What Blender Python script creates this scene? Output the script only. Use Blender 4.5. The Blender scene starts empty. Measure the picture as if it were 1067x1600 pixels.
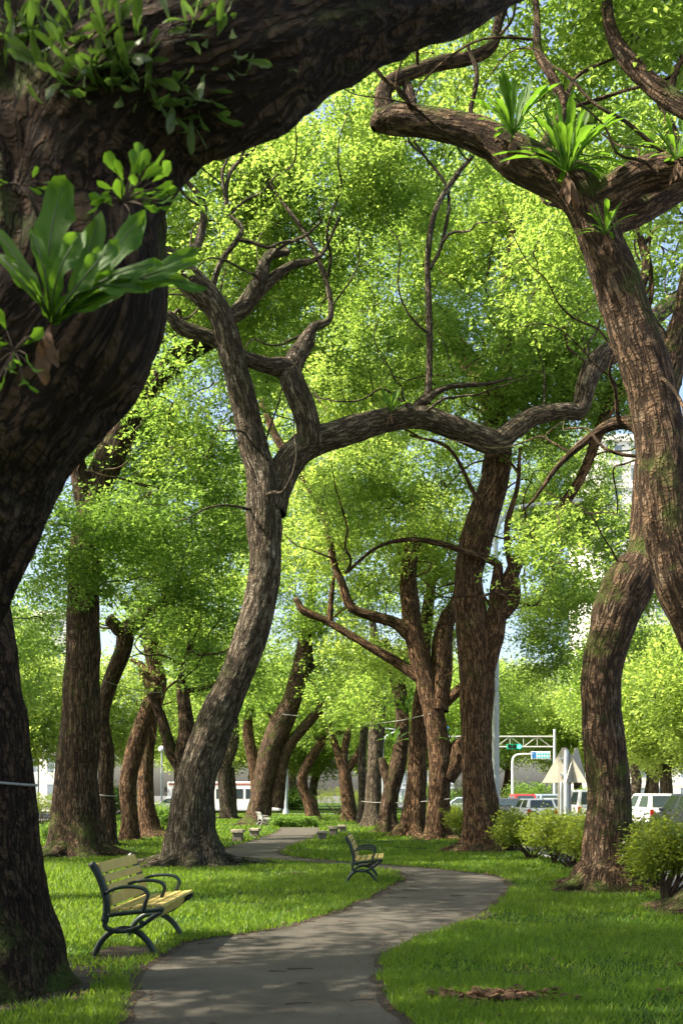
import bpy, bmesh, math, random
import numpy as np
from mathutils import Vector, Matrix
from mathutils.bvhtree import BVHTree

# ------------------------------------------------------------------ camera, sky, sun, exposure
SC = bpy.context.scene
F, HOR, EYE, CX = 1600.0, 1242.0, 1.5, 533.5      # focal length and horizon in photo pixels, eye height
cam_d = bpy.data.cameras.new('camera'); cam = bpy.data.objects.new('camera', cam_d)
SC.collection.objects.link(cam); SC.camera = cam
cam.location = (0, 0, EYE); cam.rotation_euler = (math.pi/2, 0, 0)
cam_d.sensor_fit = 'VERTICAL'; cam_d.sensor_height = 36; cam_d.sensor_width = 24
cam_d.lens = 36*F/1600; cam_d.shift_y = (HOR-800)/1600
cam_d.clip_start = 0.05; cam_d.clip_end = 3000
cam_d.dof.use_dof = True; cam_d.dof.focus_distance = 19; cam_d.dof.aperture_fstop = 4.0

SUN_AZ, SUN_EL = math.radians(255), math.radians(48)   # azimuth clockwise from +Y: from the left
W = bpy.data.worlds.new('World'); SC.world = W; W.use_nodes = True
wn = W.node_tree.nodes; wl = W.node_tree.links
sky = wn.new('ShaderNodeTexSky'); sky.sky_type = 'NISHITA'; sky.sun_disc = False
sky.sun_elevation = SUN_EL; sky.sun_rotation = SUN_AZ
sky.air_density = 1.0; sky.dust_density = 4.0; sky.ozone_density = 0.3
wn['Background'].inputs[1].default_value = 0.12
wl.new(sky.outputs[0], wn['Background'].inputs[0])
sd = bpy.data.lights.new('sun', 'SUN'); sun = bpy.data.objects.new('sun', sd); SC.collection.objects.link(sun)
sd.energy = 5.0; sd.angle = math.radians(0.55); sd.color = (1.0, 0.91, 0.74)
SDIR = Vector((math.sin(SUN_AZ)*math.cos(SUN_EL), math.cos(SUN_AZ)*math.cos(SUN_EL), math.sin(SUN_EL)))
sun.rotation_euler = SDIR.to_track_quat('Z', 'Y').to_euler(); sun.location = SDIR*60
vs = SC.view_settings; vs.view_transform = 'Standard'; vs.look = 'None'; vs.gamma = 1; vs.use_curve_mapping = False
vs.exposure = 1.7
cy = SC.cycles
cy.use_denoising = True; cy.max_bounces = 7; cy.diffuse_bounces = 3; cy.glossy_bounces = 2
cy.transmission_bounces = 4; cy.transparent_max_bounces = 4; cy.volume_bounces = 0
cy.use_adaptive_sampling = True; cy.adaptive_threshold = 0.02
cy.sample_clamp_indirect = 6

R = np.random.default_rng(7); random.seed(7)

# ------------------------------------------------------------------ helpers
def at(px, py, Y):
    "world point seen at photo pixel (px,py) at depth Y"
    return np.array(((px-CX)*Y/F, Y, EYE-(py-HOR)*Y/F))
def gnd(px, py, z=0.0):
    Y = (EYE-z)*F/(py-HOR); return np.array(((px-CX)*Y/F, Y, z))

def hash3(i, j, k):
    h = (i*374761393 + j*668265263 + k*2147483647 + 1013904223) & 0xffffffff
    h = ((h ^ (h >> 13))*1274126177) & 0xffffffff
    h = (h ^ (h >> 16))
    return (h & 0xffff)/65535.0
def vnoise(p):
    p = np.asarray(p, float); f = np.floor(p); t = p-f; t = t*t*(3-2*t); i = f.astype(np.int64)
    r = 0
    for a in (0, 1):
        for b in (0, 1):
            for c in (0, 1):
                w = (t[..., 0] if a else 1-t[..., 0])*(t[..., 1] if b else 1-t[..., 1])*(t[..., 2] if c else 1-t[..., 2])
                r = r + w*hash3(i[..., 0]+a, i[..., 1]+b, i[..., 2]+c)
    return r
def fbm(p, o=3):
    s = 0; a = .5
    for k in range(o):
        s = s+a*vnoise(p*(2.03**k)+17.3*k); a *= .5
    return s/(1-.5**o)

def link(name, data, parent=None, loc=None, rot=None):
    o = bpy.data.objects.new(name, data); SC.collection.objects.link(o)
    if parent is not None: o.parent = parent
    if loc is not None: o.location = loc
    if rot is not None: o.rotation_euler = rot
    return o
def npmesh(name, v, f, mat=None, smooth=False, attr=None, uv=None):
    v = np.ascontiguousarray(v, np.float32); f = np.ascontiguousarray(f, np.int32)
    me = bpy.data.meshes.new(name); n, k = f.shape
    me.vertices.add(len(v)); me.vertices.foreach_set('co', v.ravel())
    me.loops.add(n*k); me.loops.foreach_set('vertex_index', f.ravel())
    me.polygons.add(n); me.polygons.foreach_set('loop_start', np.arange(0, n*k, k, dtype=np.int32))
    me.polygons.foreach_set('use_smooth', np.full(n, smooth, bool))
    if attr is not None:
        for an, av in attr.items():
            a = me.attributes.new(an, 'FLOAT_VECTOR', 'POINT'); a.data.foreach_set('vector', np.ascontiguousarray(av, np.float32).ravel())
    me.update(calc_edges=True)
    if mat: me.materials.append(mat)
    return me
def pymesh(name, v, f, mat=None, smooth=False):
    me = bpy.data.meshes.new(name); me.from_pydata([tuple(map(float, p)) for p in v], [], f); me.update()
    if mat: me.materials.append(mat)
    if smooth: me.polygons.foreach_set('use_smooth', np.ones(len(me.polygons), bool))
    return me
def bm_mesh(name, bm, mat, smooth=False, bevel=0, seg=2):
    if bevel:
        bmesh.ops.bevel(bm, geom=list(bm.edges), offset=bevel, segments=seg, affect='EDGES', profile=.6, clamp_overlap=True)
    bmesh.ops.recalc_face_normals(bm, faces=bm.faces)
    me = bpy.data.meshes.new(name); bm.to_mesh(me); bm.free()
    if mat: me.materials.append(mat)
    if smooth: me.polygons.foreach_set('use_smooth', np.ones(len(me.polygons), bool))
    return me
def add_box(bm, lo, hi, m=None):
    r = bmesh.ops.create_cube(bm, size=1)
    lo = Vector(lo); hi = Vector(hi)
    for v in r['verts']:
        v.co = Vector([(lo[i]+hi[i])/2+v.co[i]*(hi[i]-lo[i]) for i in range(3)])
        if m is not None: v.co = m @ v.co
def box_mesh(name, lo, hi, mat, bevel=0.0):
    bm = bmesh.new(); add_box(bm, lo, hi); return bm_mesh(name, bm, mat, bevel=bevel)
def prism(name, pts, axis, a, b, mat, bevel=0.0, smooth=False):
    "extrude 2-D outline pts along axis (0,1,2) from a to b"
    bm = bmesh.new()
    def mk(p, t):
        c = [p[0], p[1]]; c.insert(axis, t); return c
    v0 = [bm.verts.new(mk(p, a)) for p in pts]; v1 = [bm.verts.new(mk(p, b)) for p in pts]
    n = len(pts)
    bm.faces.new(v0); bm.faces.new(v1[::-1])
    for i in range(n): bm.faces.new((v0[i], v1[i], v1[(i+1) % n], v0[(i+1) % n]))
    return bm_mesh(name, bm, mat, smooth=smooth, bevel=bevel)
def tag(o, label=None, cat=None, group=None, kind=None):
    if label: o['label'] = label
    if cat: o['category'] = cat
    if group: o['group'] = group
    if kind: o['kind'] = kind
    return o
def empty(name, loc=(0, 0, 0), rot=(0, 0, 0), **k):
    o = link(name, None, loc=tuple(map(float, loc)), rot=rot); o.empty_display_size = .2
    return tag(o, **k)
def copy_tree(o, parent=None):
    c = o.copy(); SC.collection.objects.link(c); c.parent = parent
    for ch in [x for x in SC.objects if x.parent == o]: copy_tree(ch, c)
    return c

# --------------------------------------------------------------- materials
def mat(name, col=(.5, .5, .5), rough=.6, metal=0.0, spec=.4, emit=None, es=0, var=0.0, vscale=8, bump=0.0, bscale=40):
    m = bpy.data.materials.new(name); m.use_nodes = True; n = m.node_tree.nodes; l = m.node_tree.links; b = n['Principled BSDF']
    b.inputs['Base Color'].default_value = (*col, 1); b.inputs['Roughness'].default_value = rough
    b.inputs['Metallic'].default_value = metal; b.inputs['Specular IOR Level'].default_value = spec
    if emit: b.inputs['Emission Color'].default_value = (*emit, 1); b.inputs['Emission Strength'].default_value = es
    if var or bump:
        tc = n.new('ShaderNodeTexCoord')
    if var:
        nz = n.new('ShaderNodeTexNoise'); nz.inputs['Scale'].default_value = vscale; nz.inputs['Detail'].default_value = 6
        l.new(tc.outputs['Object'], nz.inputs['Vector'])
        r = n.new('ShaderNodeValToRGB'); r.color_ramp.elements[0].position = .3; r.color_ramp.elements[1].position = .72
        r.color_ramp.elements[0].color = (*[c*(1-var) for c in col], 1); r.color_ramp.elements[1].color = (*[min(1, c*(1+var)) for c in col], 1)
        l.new(nz.outputs[0], r.inputs[0]); l.new(r.outputs[0], b.inputs['Base Color'])
    if bump:
        nb = n.new('ShaderNodeTexNoise'); nb.inputs['Scale'].default_value = bscale; nb.inputs['Detail'].default_value = 8
        l.new(tc.outputs['Object'], nb.inputs['Vector'])
        bp = n.new('ShaderNodeBump'); bp.inputs['Strength'].default_value = bump; bp.inputs['Distance'].default_value = .02
        l.new(nb.outputs[0], bp.inputs['Height']); l.new(bp.outputs[0], b.inputs['Normal'])
    return m

def leaf_mat(name, c1, c2, tr, trw=.45, rough=.45, coat=.35):
    "leaf: diffuse with soft gloss plus light coming through; each leaf its own shade"
    m = bpy.data.materials.new(name); m.use_nodes = True; n = m.node_tree.nodes; l = m.node_tree.links
    b = n['Principled BSDF']; b.inputs['Roughness'].default_value = rough; b.inputs['Specular IOR Level'].default_value = coat
    g = n.new('ShaderNodeNewGeometry')
    r = n.new('ShaderNodeValToRGB'); r.color_ramp.elements[0].color = (*c1, 1); r.color_ramp.elements[1].color = (*c2, 1)
    l.new(g.outputs['Random Per Island'], r.inputs[0])
    nz = n.new('ShaderNodeTexNoise'); nz.inputs['Scale'].default_value = .55; nz.inputs['Detail'].default_value = 2
    l.new(g.outputs['Position'], nz.inputs['Vector'])
    hs = n.new('ShaderNodeHueSaturation'); l.new(r.outputs[0], hs.inputs['Color'])
    mr = n.new('ShaderNodeMapRange'); mr.inputs['From Min'].default_value = .3; mr.inputs['From Max'].default_value = .7
    mr.inputs['To Min'].default_value = .485; mr.inputs['To Max'].default_value = .515
    l.new(nz.outputs[0], mr.inputs[0]); l.new(mr.outputs[0], hs.inputs['Hue'])
    l.new(hs.outputs[0], b.inputs['Base Color'])
    t = n.new('ShaderNodeBsdfTranslucent')
    r2 = n.new('ShaderNodeValToRGB'); r2.color_ramp.elements[0].color = (*[c*.75 for c in tr], 1); r2.color_ramp.elements[1].color = (*[min(1, c*1.25) for c in tr], 1)
    l.new(g.outputs['Random Per Island'], r2.inputs[0]); l.new(r2.outputs[0], t.inputs['Color'])
    mx = n.new('ShaderNodeMixShader'); mx.inputs[0].default_value = trw
    l.new(b.outputs[0], mx.inputs[1]); l.new(t.outputs[0], mx.inputs[2]); l.new(mx.outputs[0], n['Material Output'].inputs[0])
    return m

def bark_mat(name, furrow, ridge, lich, moss=.5, scale=15, zs=.16, bump=1.0, lich_amt=.5):
    m = bpy.data.materials.new(name); m.use_nodes = True; n = m.node_tree.nodes; l = m.node_tree.links; b = n['Principled BSDF']
    b.inputs['Roughness'].default_value = .9; b.inputs['Specular IOR Level'].default_value = .15
    at_ = n.new('ShaderNodeAttribute'); at_.attribute_name = 'bark'
    mp = n.new('ShaderNodeMapping'); mp.inputs['Scale'].default_value = (1, 1, .30); l.new(at_.outputs['Vector'], mp.inputs[0])
    # long wandering furrows, broken into plates by short cross cracks
    mp.inputs['Scale'].default_value = (1, 1, zs)
    na = n.new('ShaderNodeTexNoise'); na.inputs['Scale'].default_value = scale; na.inputs['Detail'].default_value = 3; na.inputs['Roughness'].default_value = .55; na.inputs['Distortion'].default_value = .5; l.new(mp.outputs[0], na.inputs['Vector'])
    def ridge_of(sock, width):
        a = n.new('ShaderNodeMath'); a.operation = 'SUBTRACT'; a.inputs[1].default_value = .5; l.new(sock, a.inputs[0])
        b_ = n.new('ShaderNodeMath'); b_.operation = 'ABSOLUTE'; l.new(a.outputs[0], b_.inputs[0])
        c = n.new('ShaderNodeMapRange'); c.interpolation_type = 'SMOOTHSTEP'; c.inputs['From Max'].default_value = width; l.new(b_.outputs[0], c.inputs[0]); return c.outputs[0]
    fa = ridge_of(na.outputs[0], .11)
    mp2 = n.new('ShaderNodeMapping'); mp2.inputs['Scale'].default_value = (.55, .55, 1); l.new(at_.outputs['Vector'], mp2.inputs[0])
    nb_ = n.new('ShaderNodeTexNoise'); nb_.inputs['Scale'].default_value = scale*.9; nb_.inputs['Detail'].default_value = 3; l.new(mp2.outputs[0], nb_.inputs['Vector'])
    fb = ridge_of(nb_.outputs[0], .12)
    fm = n.new('ShaderNodeMath'); fm.operation = 'MULTIPLY_ADD'; fm.inputs[1].default_value = .45; l.new(fb, fm.inputs[0])
    f1 = n.new('ShaderNodeMath'); f1.operation = 'MULTIPLY'; f1.inputs[1].default_value = .55; l.new(fa, f1.inputs[0]); l.new(f1.outputs[0], fm.inputs[2])
    pl = n.new('ShaderNodeMath'); pl.operation = 'MULTIPLY'; l.new(fm.outputs[0], pl.inputs[0]); l.new(fa, pl.inputs[1])
    nf = n.new('ShaderNodeTexNoise'); nf.inputs['Scale'].default_value = 38; nf.inputs['Detail'].default_value = 8; nf.inputs['Roughness'].default_value = .7
    l.new(mp.outputs[0], nf.inputs['Vector'])
    h = n.new('ShaderNodeMath'); h.operation = 'MULTIPLY_ADD'; h.inputs[1].default_value = .85; l.new(nf.outputs[0], h.inputs[0]); l.new(pl.outputs[0], h.inputs[2])
    r = n.new('ShaderNodeValToRGB'); e = r.color_ramp.elements
    e[0].position = .2; e[0].color = (*furrow, 1); e[1].position = 1.0; e[1].color = (*ridge, 1)
    h2 = n.new('ShaderNodeMath'); h2.operation = 'MULTIPLY'; h2.inputs[1].default_value = .64; l.new(h.outputs[0], h2.inputs[0]); l.new(h2.outputs[0], r.inputs[0])
    # large patches of grey lichen
    nl = n.new('ShaderNodeTexNoise'); nl.inputs['Scale'].default_value = 2.6; nl.inputs['Detail'].default_value = 7; nl.inputs['Roughness'].default_value = .62; l.new(at_.outputs['Vector'], nl.inputs['Vector'])
    rl = n.new('ShaderNodeValToRGB'); rl.color_ramp.elements[0].position = .52; rl.color_ramp.elements[1].position = .68; l.new(nl.outputs[0], rl.inputs[0])
    ml = n.new('ShaderNodeMath'); ml.operation = 'MULTIPLY'; ml.inputs[1].default_value = lich_amt; l.new(rl.outputs[0], ml.inputs[0])
    ml2 = n.new('ShaderNodeMath'); ml2.operation = 'MULTIPLY'; l.new(ml.outputs[0], ml2.inputs[0]); l.new(pl.outputs[0], ml2.inputs[1])
    m1 = n.new('ShaderNodeMixRGB'); m1.inputs[2].default_value = (*lich, 1); l.new(ml2.outputs[0], m1.inputs[0]); l.new(r.outputs[0], m1.inputs[1])
    # moss in patches, more on the upper sides of limbs
    g = n.new('ShaderNodeNewGeometry'); sx = n.new('ShaderNodeSeparateXYZ'); l.new(g.outputs['True Normal'], sx.inputs[0])
    nm = n.new('ShaderNodeTexNoise'); nm.inputs['Scale'].default_value = 1.7; nm.inputs['Detail'].default_value = 8; nm.inputs['Roughness'].default_value = .68; l.new(g.outputs['Position'], nm.inputs['Vector'])
    up = n.new('ShaderNodeMath'); up.operation = 'MULTIPLY_ADD'; up.inputs[1].default_value = .16; l.new(sx.outputs['Z'], up.inputs[0]); l.new(nm.outputs[0], up.inputs[2])
    rm = n.new('ShaderNodeValToRGB'); rm.color_ramp.elements[0].position = .55; rm.color_ramp.elements[1].position = .70; l.new(up.outputs[0], rm.inputs[0])
    mm = n.new('ShaderNodeMath'); mm.operation = 'MULTIPLY'; mm.inputs[1].default_value = moss; l.new(rm.outputs[0], mm.inputs[0])
    m2 = n.new('ShaderNodeMixRGB'); m2.inputs[2].default_value = (.055, .085, .012, 1); l.new(mm.outputs[0], m2.inputs[0]); l.new(m1.outputs[0], m2.inputs[1])
    l.new(m2.outputs[0], b.inputs['Base Color'])
    bp = n.new('ShaderNodeBump'); bp.inputs['Strength'].default_value = bump; bp.inputs['Distance'].default_value = .05
    l.new(h.outputs[0], bp.inputs['Height']); l.new(bp.outputs[0], b.inputs['Normal'])
    return m

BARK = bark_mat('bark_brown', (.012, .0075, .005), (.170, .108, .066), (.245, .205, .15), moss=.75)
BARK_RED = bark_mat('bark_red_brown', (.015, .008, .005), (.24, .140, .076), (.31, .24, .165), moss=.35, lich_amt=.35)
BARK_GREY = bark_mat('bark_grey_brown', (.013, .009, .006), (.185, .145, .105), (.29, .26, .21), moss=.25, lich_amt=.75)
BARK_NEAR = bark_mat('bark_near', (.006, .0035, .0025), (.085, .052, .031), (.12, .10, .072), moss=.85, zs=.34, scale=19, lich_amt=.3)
TWIG = mat('twig', (.045, .029, .017), .9, var=.3, vscale=3)
LEAF = leaf_mat('leaf_camphor', (.044, .096, .015), (.106, .160, .027), (.375, .54, .085), .60)
LEAF_DK = leaf_mat('leaf_camphor_dark', (.034, .086, .015), (.080, .136, .023), (.29, .465, .072), .56)  # darker copy: shade of the left crown put into the colour; dark hedge too
LEAF_YG = leaf_mat('leaf_camphor_sunlit', (.062, .118, .019), (.134, .187, .035), (.46, .605, .105), .61)  # brighter yellow-green copy: sunlight on the far crowns put into the colour
SHRUB = leaf_mat('leaf_shrub', (.050, .095, .010), (.125, .155, .018), (.36, .44, .04), .45)
FERN = leaf_mat('leaf_fern', (.030, .085, .007), (.046, .112, .010), (.17, .34, .022), .45, rough=.55, coat=.22)
STRAP = leaf_mat('leaf_strap', (.035, .085, .022), (.085, .100, .028), (.14, .26, .03), .30, rough=.42, coat=.45)
GRASS = leaf_mat('grass_blade', (.034, .090, .008), (.104, .155, .015), (.27, .42, .034), .45, rough=.5, coat=.25)
DEAD = leaf_mat('dead_leaf', (.040, .023, .013), (.150, .090, .050), (.16, .08, .03), .2, rough=.7, coat=.2)
IRON = mat('cast_iron_green', (.006, .016, .014), .38, spec=.5, var=.3, vscale=20, bump=.12, bscale=120)
SLAT = mat('slat_yellow', (.47, .36, .115), .5, var=.12, vscale=6, bump=.05, bscale=90)
WHITE = mat('white_paint', (.78, .78, .76), .4, var=.06)
GREYW = mat('weathered_white', (.36, .36, .34), .6, var=.15)
STONE = mat('stone_light', (.34, .29, .22), .85, var=.25, vscale=14, bump=.3)
STONE_D = mat('stone_side', (.15, .13, .11), .9, var=.3, vscale=14, bump=.3)
GALV = mat('galvanised', (.38, .42, .44), .45, metal=.3, var=.1)
SIGNBACK = mat('sign_back', (.34, .32, .26), .55, var=.15, vscale=5)
CABLE = mat('cable_pale', (.22, .22, .21), .5)
CONC = mat('kerb_concrete', (.42, .40, .36), .9, var=.2, vscale=9, bump=.2)
GLASS = mat('dark_glass', (.035, .05, .055), .08, spec=.6)
GLASSB = mat('window_glass', (.16, .20, .23), .12, spec=.6)
TYRE = mat('tyre', (.018, .018, .018), .85)
RIM = mat('rim', (.45, .45, .46), .35, metal=.8)
TAIL = mat('tail_lamp', (.45, .012, .01), .25)
HEADL = mat('head_lamp', (.7, .7, .68), .15)
PLATE = mat('number_plate', (.7, .7, .68), .5)
BLACK = mat('black_plastic', (.015, .015, .016), .6)
SIGNAL_G = mat('signal_lens_green', (.02, .5, .25), .3, emit=(.05, 1, .45), es=3)
SIGNGREEN = mat('sign_green', (.005, .30, .13), .5)
SIGNBLUE = mat('sign_blue', (.02, .16, .42), .5)
CYAN = mat('sign_cyan', (.10, .45, .50), .5)

# --------------------------------------------------------------- ground materials
def ground_mats():
    # lawn soil
    m = bpy.data.materials.new('lawn_soil'); m.use_nodes = True; n = m.node_tree.nodes; l = m.node_tree.links; b = n['Principled BSDF']
    b.inputs['Roughness'].default_value = .95; b.inputs['Specular IOR Level'].default_value = .1
    tc = n.new('ShaderNodeTexCoord')
    a = n.new('ShaderNodeTexNoise'); a.inputs['Scale'].default_value = .9; a.inputs['Detail'].default_value = 8; a.inputs['Roughness'].default_value = .6; l.new(tc.outputs['Object'], a.inputs['Vector'])
    r = n.new('ShaderNodeValToRGB'); e = r.color_ramp.elements
    e[0].position = .30; e[0].color = (.036, .030, .013, 1); e[1].position = .52; e[1].color = (.028, .066, .006, 1)
    x = e.new(.75); x.color = (.050, .100, .011, 1)
    l.new(a.outputs[0], r.inputs[0])
    f = n.new('ShaderNodeTexNoise'); f.inputs['Scale'].default_value = 60; f.inputs['Detail'].default_value = 4; l.new(tc.outputs['Object'], f.inputs['Vector'])
    mx = n.new('ShaderNodeMixRGB'); mx.blend_type = 'OVERLAY'; mx.inputs[0].default_value = .6; l.new(r.outputs[0], mx.inputs[1]); l.new(f.outputs[0], mx.inputs[2])
    l.new(mx.outputs[0], b.inputs['Base Color'])
    bp = n.new('ShaderNodeBump'); bp.inputs['Strength'].default_value = .8; bp.inputs['Distance'].default_value = .03; l.new(f.outputs[0], bp.inputs['Height']); l.new(bp.outputs[0], b.inputs['Normal'])
    # worn path
    p = bpy.data.materials.new('worn_path'); p.use_nodes = True; n = p.node_tree.nodes; l = p.node_tree.links; b = n['Principled BSDF']
    b.inputs['Roughness'].default_value = .88; b.inputs['Specular IOR Level'].default_value = .25
    tc = n.new('ShaderNodeTexCoord')
    a = n.new('ShaderNodeTexNoise'); a.inputs['Scale'].default_value = 1.1; a.inputs['Detail'].default_value = 9; a.inputs['Roughness'].default_value = .62; l.new(tc.outputs['Object'], a.inputs['Vector'])
    r = n.new('ShaderNodeValToRGB'); e = r.color_ramp.elements
    e[0].position = .32; e[0].color = (.047, .041, .033, 1); e[1].position = .7; e[1].color = (.090, .080, .065, 1)
    l.new(a.outputs[0], r.inputs[0])
    f = n.new('ShaderNodeTexNoise'); f.inputs['Scale'].default_value = 140; f.inputs['Detail'].default_value = 5; f.inputs['Roughness'].default_value = .75; l.new(tc.outputs['Object'], f.inputs['Vector'])
    mx = n.new('ShaderNodeMixRGB'); mx.blend_type = 'OVERLAY'; mx.inputs[0].default_value = .75; l.new(r.outputs[0], mx.inputs[1]); l.new(f.outputs[0], mx.inputs[2])
    # traces of block joints, worn away in most places
    br = n.new('ShaderNodeTexBrick'); br.inputs['Scale'].default_value = 1; br.inputs['Brick Width'].default_value = .30; br.inputs['Row Height'].default_value = .15
    br.inputs['Mortar Size'].default_value = .006; br.inputs['Mortar Smooth'].default_value = .4
    nd = n.new('ShaderNodeTexNoise'); nd.inputs['Scale'].default_value = 4; nd.inputs['Detail'].default_value = 3; l.new(tc.outputs['Object'], nd.inputs['Vector'])
    ad = n.new('ShaderNodeMixRGB'); ad.blend_type = 'ADD'; ad.inputs[0].default_value = .035; l.new(tc.outputs['Object'], ad.inputs[1]); l.new(nd.outputs['Color'], ad.inputs[2])
    l.new(ad.outputs[0], br.inputs['Vector'])
    wm = n.new('ShaderNodeTexNoise'); wm.inputs['Scale'].default_value = 2.3; wm.inputs['Detail'].default_value = 6; l.new(tc.outputs['Object'], wm.inputs['Vector'])
    wr = n.new('ShaderNodeValToRGB'); wr.color_ramp.elements[0].position = .44; wr.color_ramp.elements[1].position = .60; l.new(wm.outputs[0], wr.inputs[0])
    jm = n.new('ShaderNodeMath'); jm.operation = 'MULTIPLY'; l.new(br.outputs['Fac'], jm.inputs[0]); l.new(wr.outputs[0], jm.inputs[1])
    jm2 = n.new('ShaderNodeMath'); jm2.operation = 'MULTIPLY'; jm2.inputs[1].default_value = .4; l.new(jm.outputs[0], jm2.inputs[0])
    mj = n.new('ShaderNodeMixRGB'); mj.inputs[2].default_value = (.03, .026, .02, 1); l.new(jm2.outputs[0], mj.inputs[0]); l.new(mx.outputs[0], mj.inputs[1])
    l.new(mj.outputs[0], b.inputs['Base Color'])
    sb = n.new('ShaderNodeMath'); sb.operation = 'SUBTRACT'; l.new(f.outputs[0], sb.inputs[0]); l.new(jm.outputs[0], sb.inputs[1])
    bp = n.new('ShaderNodeBump'); bp.inputs['Strength'].default_value = .55; bp.inputs['Distance'].default_value = .008; l.new(sb.outputs[0], bp.inputs['Height']); l.new(bp.outputs[0], b.inputs['Normal'])
    return m, p
LAWN, PATHM = ground_mats()
ASPH = mat('asphalt', (.085, .083, .08), .9, var=.25, vscale=1.5, bump=.4, bscale=120)
SOIL = mat('bare_soil', (.030, .020, .012), .95, var=.5, vscale=9, bump=.7, bscale=50)
PAINT = mat('road_paint', (.62, .62, .58), .8, var=.15, vscale=6)

# --------------------------------------------------------------- the setting: road, lawn, path, kerbs
ROADZ = -.16
def rect(name, x0, x1, y0, y1, z, m, kind='structure'):
    o = link(name, pymesh(name, [(x0, y0, z), (x1, y0, z), (x1, y1, z), (x0, y1, z)], [(0, 1, 2, 3)], m)); o['kind'] = kind; return o
rect('road', -900, 900, -300, 1600, ROADZ, ASPH)
KX, KXL, LY1 = 5.05, -17.0, 79.0
def slab(name, x0, x1, y0, y1, z0, z1, m):
    o = link(name, box_mesh(name, (x0, y0, z0), (x1, y1, z1), m)); o['kind'] = 'structure'; return o
slab('lawn', KXL, KX-.16, -25, LY1, ROADZ-.3, 0, LAWN)
slab('far_lawn', KXL, KX+1.5, 93, 190, ROADZ-.3, .02, LAWN)
slab('pavement', 20.5, 60, -20, 190, ROADZ-.3, -.02, CONC)
slab('side_pavement', -70, -27, -20, 190, ROADZ-.3, -.02, CONC)
kerb = link('kerb', box_mesh('kerb', (KX-.15, -25, ROADZ-.25), (KX-.02, LY1, -.03), CONC)); kerb['kind'] = 'structure'
ks = box_mesh('kerb_stone', (-.08, -.485, -.2), (.08, .485, .02), CONC, bevel=.015)
for i in range(48):
    k = link('kerb_stone', ks, kerb, (KX-.07, 10.5+i, -.004+.004*math.sin(i*2.1)), (0, 0, .006*math.sin(i*1.7)))
for k in range(18):
    for X in (9.0, 12.9, 16.7):
        o = rect('lane_marking', X-.06, X+.06, 12+k*5, 14+k*5, ROADZ+.004, PAINT)
for k in range(9):
    o = rect('crossing_marking', 5.6+k*1.3, 6.2+k*1.3, 75, 78.2, ROADZ+.004, PAINT)

PL = [(150,1660),(185,1600),(205,1540),(225,1508),(255,1489),(300,1470),(380,1459),(440,1449),(490,1436),(540,1418),(580,1400),(612,1383),(626,1372),(624,1363),(600,1358),(540,1353),(470,1347),(400,1345),(340,1343),(335,1334),(358,1324),(395,1313),(425,1303),(436,1297),(438,1293)]
PR = [(498,1293),(498,1300),(486,1310),(462,1320),(440,1330),(448,1337),(480,1342),(540,1347),(610,1352),(700,1360),(770,1368),(796,1381),(792,1398),(768,1421),(715,1446),(650,1470),(610,1495),(598,1522),(606,1553),(645,1600),(690,1660)]
def smooth_poly(px, step=.18):
    p = np.array([gnd(x, y)[:2] for x, y in px]); out = []
    n = len(p)
    for i in range(n-1):
        p0, p1, p2, p3 = p[max(i-1, 0)], p[i], p[i+1], p[min(i+2, n-1)]
        k = max(2, min(40, int(np.linalg.norm(p2-p1)/step)))
        for t in np.linspace(0, 1, k, endpoint=False):
            q = .5*((2*p1)+(-p0+p2)*t+(2*p0-5*p1+4*p2-p3)*t*t+(-p0+3*p1-3*p2+p3)*t**3)
            out.append(q)
    out.append(p[-1]); out = np.array(out)
    q3 = np.c_[out*3.1, np.zeros(len(out))]
    return out+np.c_[vnoise(q3)-.5, vnoise(q3+9)-.5]*.10
PATH2 = np.vstack([smooth_poly(PL), smooth_poly(PR)])
def path_obj():
    bm = bmesh.new(); vs_ = [bm.verts.new((x, y, .005)) for x, y in PATH2]
    f = bm.faces.new(vs_); bmesh.ops.triangulate(bm, faces=[f], ngon_method='BEAUTY')
    for f in bm.faces:
        if f.normal.z < 0: f.normal_flip()
    me = bpy.data.meshes.new('path'); bm.to_mesh(me); bm.free(); me.materials.append(PATHM)
    o = link('path', me); o['kind'] = 'structure'
path_obj()
def in_path(x, y):
    px, py = PATH2[:, 0], PATH2[:, 1]; qx, qy = np.roll(px, -1), np.roll(py, -1)
    r = np.zeros(len(x), bool)
    for a, b, c, d in zip(px, py, qx, qy):
        if b == d: continue
        s = ((b > y) != (d > y)); r ^= s & (x < (c-a)*(y-b)/(d-b)+a)
    return r

# --------------------------------------------------------------- trees
DENS = 4.4
SOILS = []       # bare patches round trunks: (x, y, r)
def cr_resample(P, rad, step):
    P = np.asarray(P, float); rad = np.asarray(rad, float); n = len(P); o = []; r = []
    for i in range(n-1):
        p0 = P[i-1] if i else 2*P[0]-P[1]; p1, p2 = P[i], P[i+1]; p3 = P[i+2] if i+2 < n else 2*P[-1]-P[-2]
        for t in np.linspace(0, 1, 16, endpoint=False):
            o.append(.5*((2*p1)+(-p0+p2)*t+(2*p0-5*p1+4*p2-p3)*t*t+(-p0+3*p1-3*p2+p3)*t**3)); r.append(rad[i]+(rad[i+1]-rad[i])*(t*t*(3-2*t)))
    o.append(P[-1]); r.append(rad[-1]); o = np.array(o); r = np.array(r)
    s = np.r_[0, np.cumsum(np.linalg.norm(np.diff(o, axis=0), axis=1))]
    m = max(4, int(s[-1]/step)+1); q = np.linspace(0, s[-1], m)
    return np.c_[np.interp(q, s, o[:, 0]), np.interp(q, s, o[:, 1]), np.interp(q, s, o[:, 2])], np.interp(q, s, r), q
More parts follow.
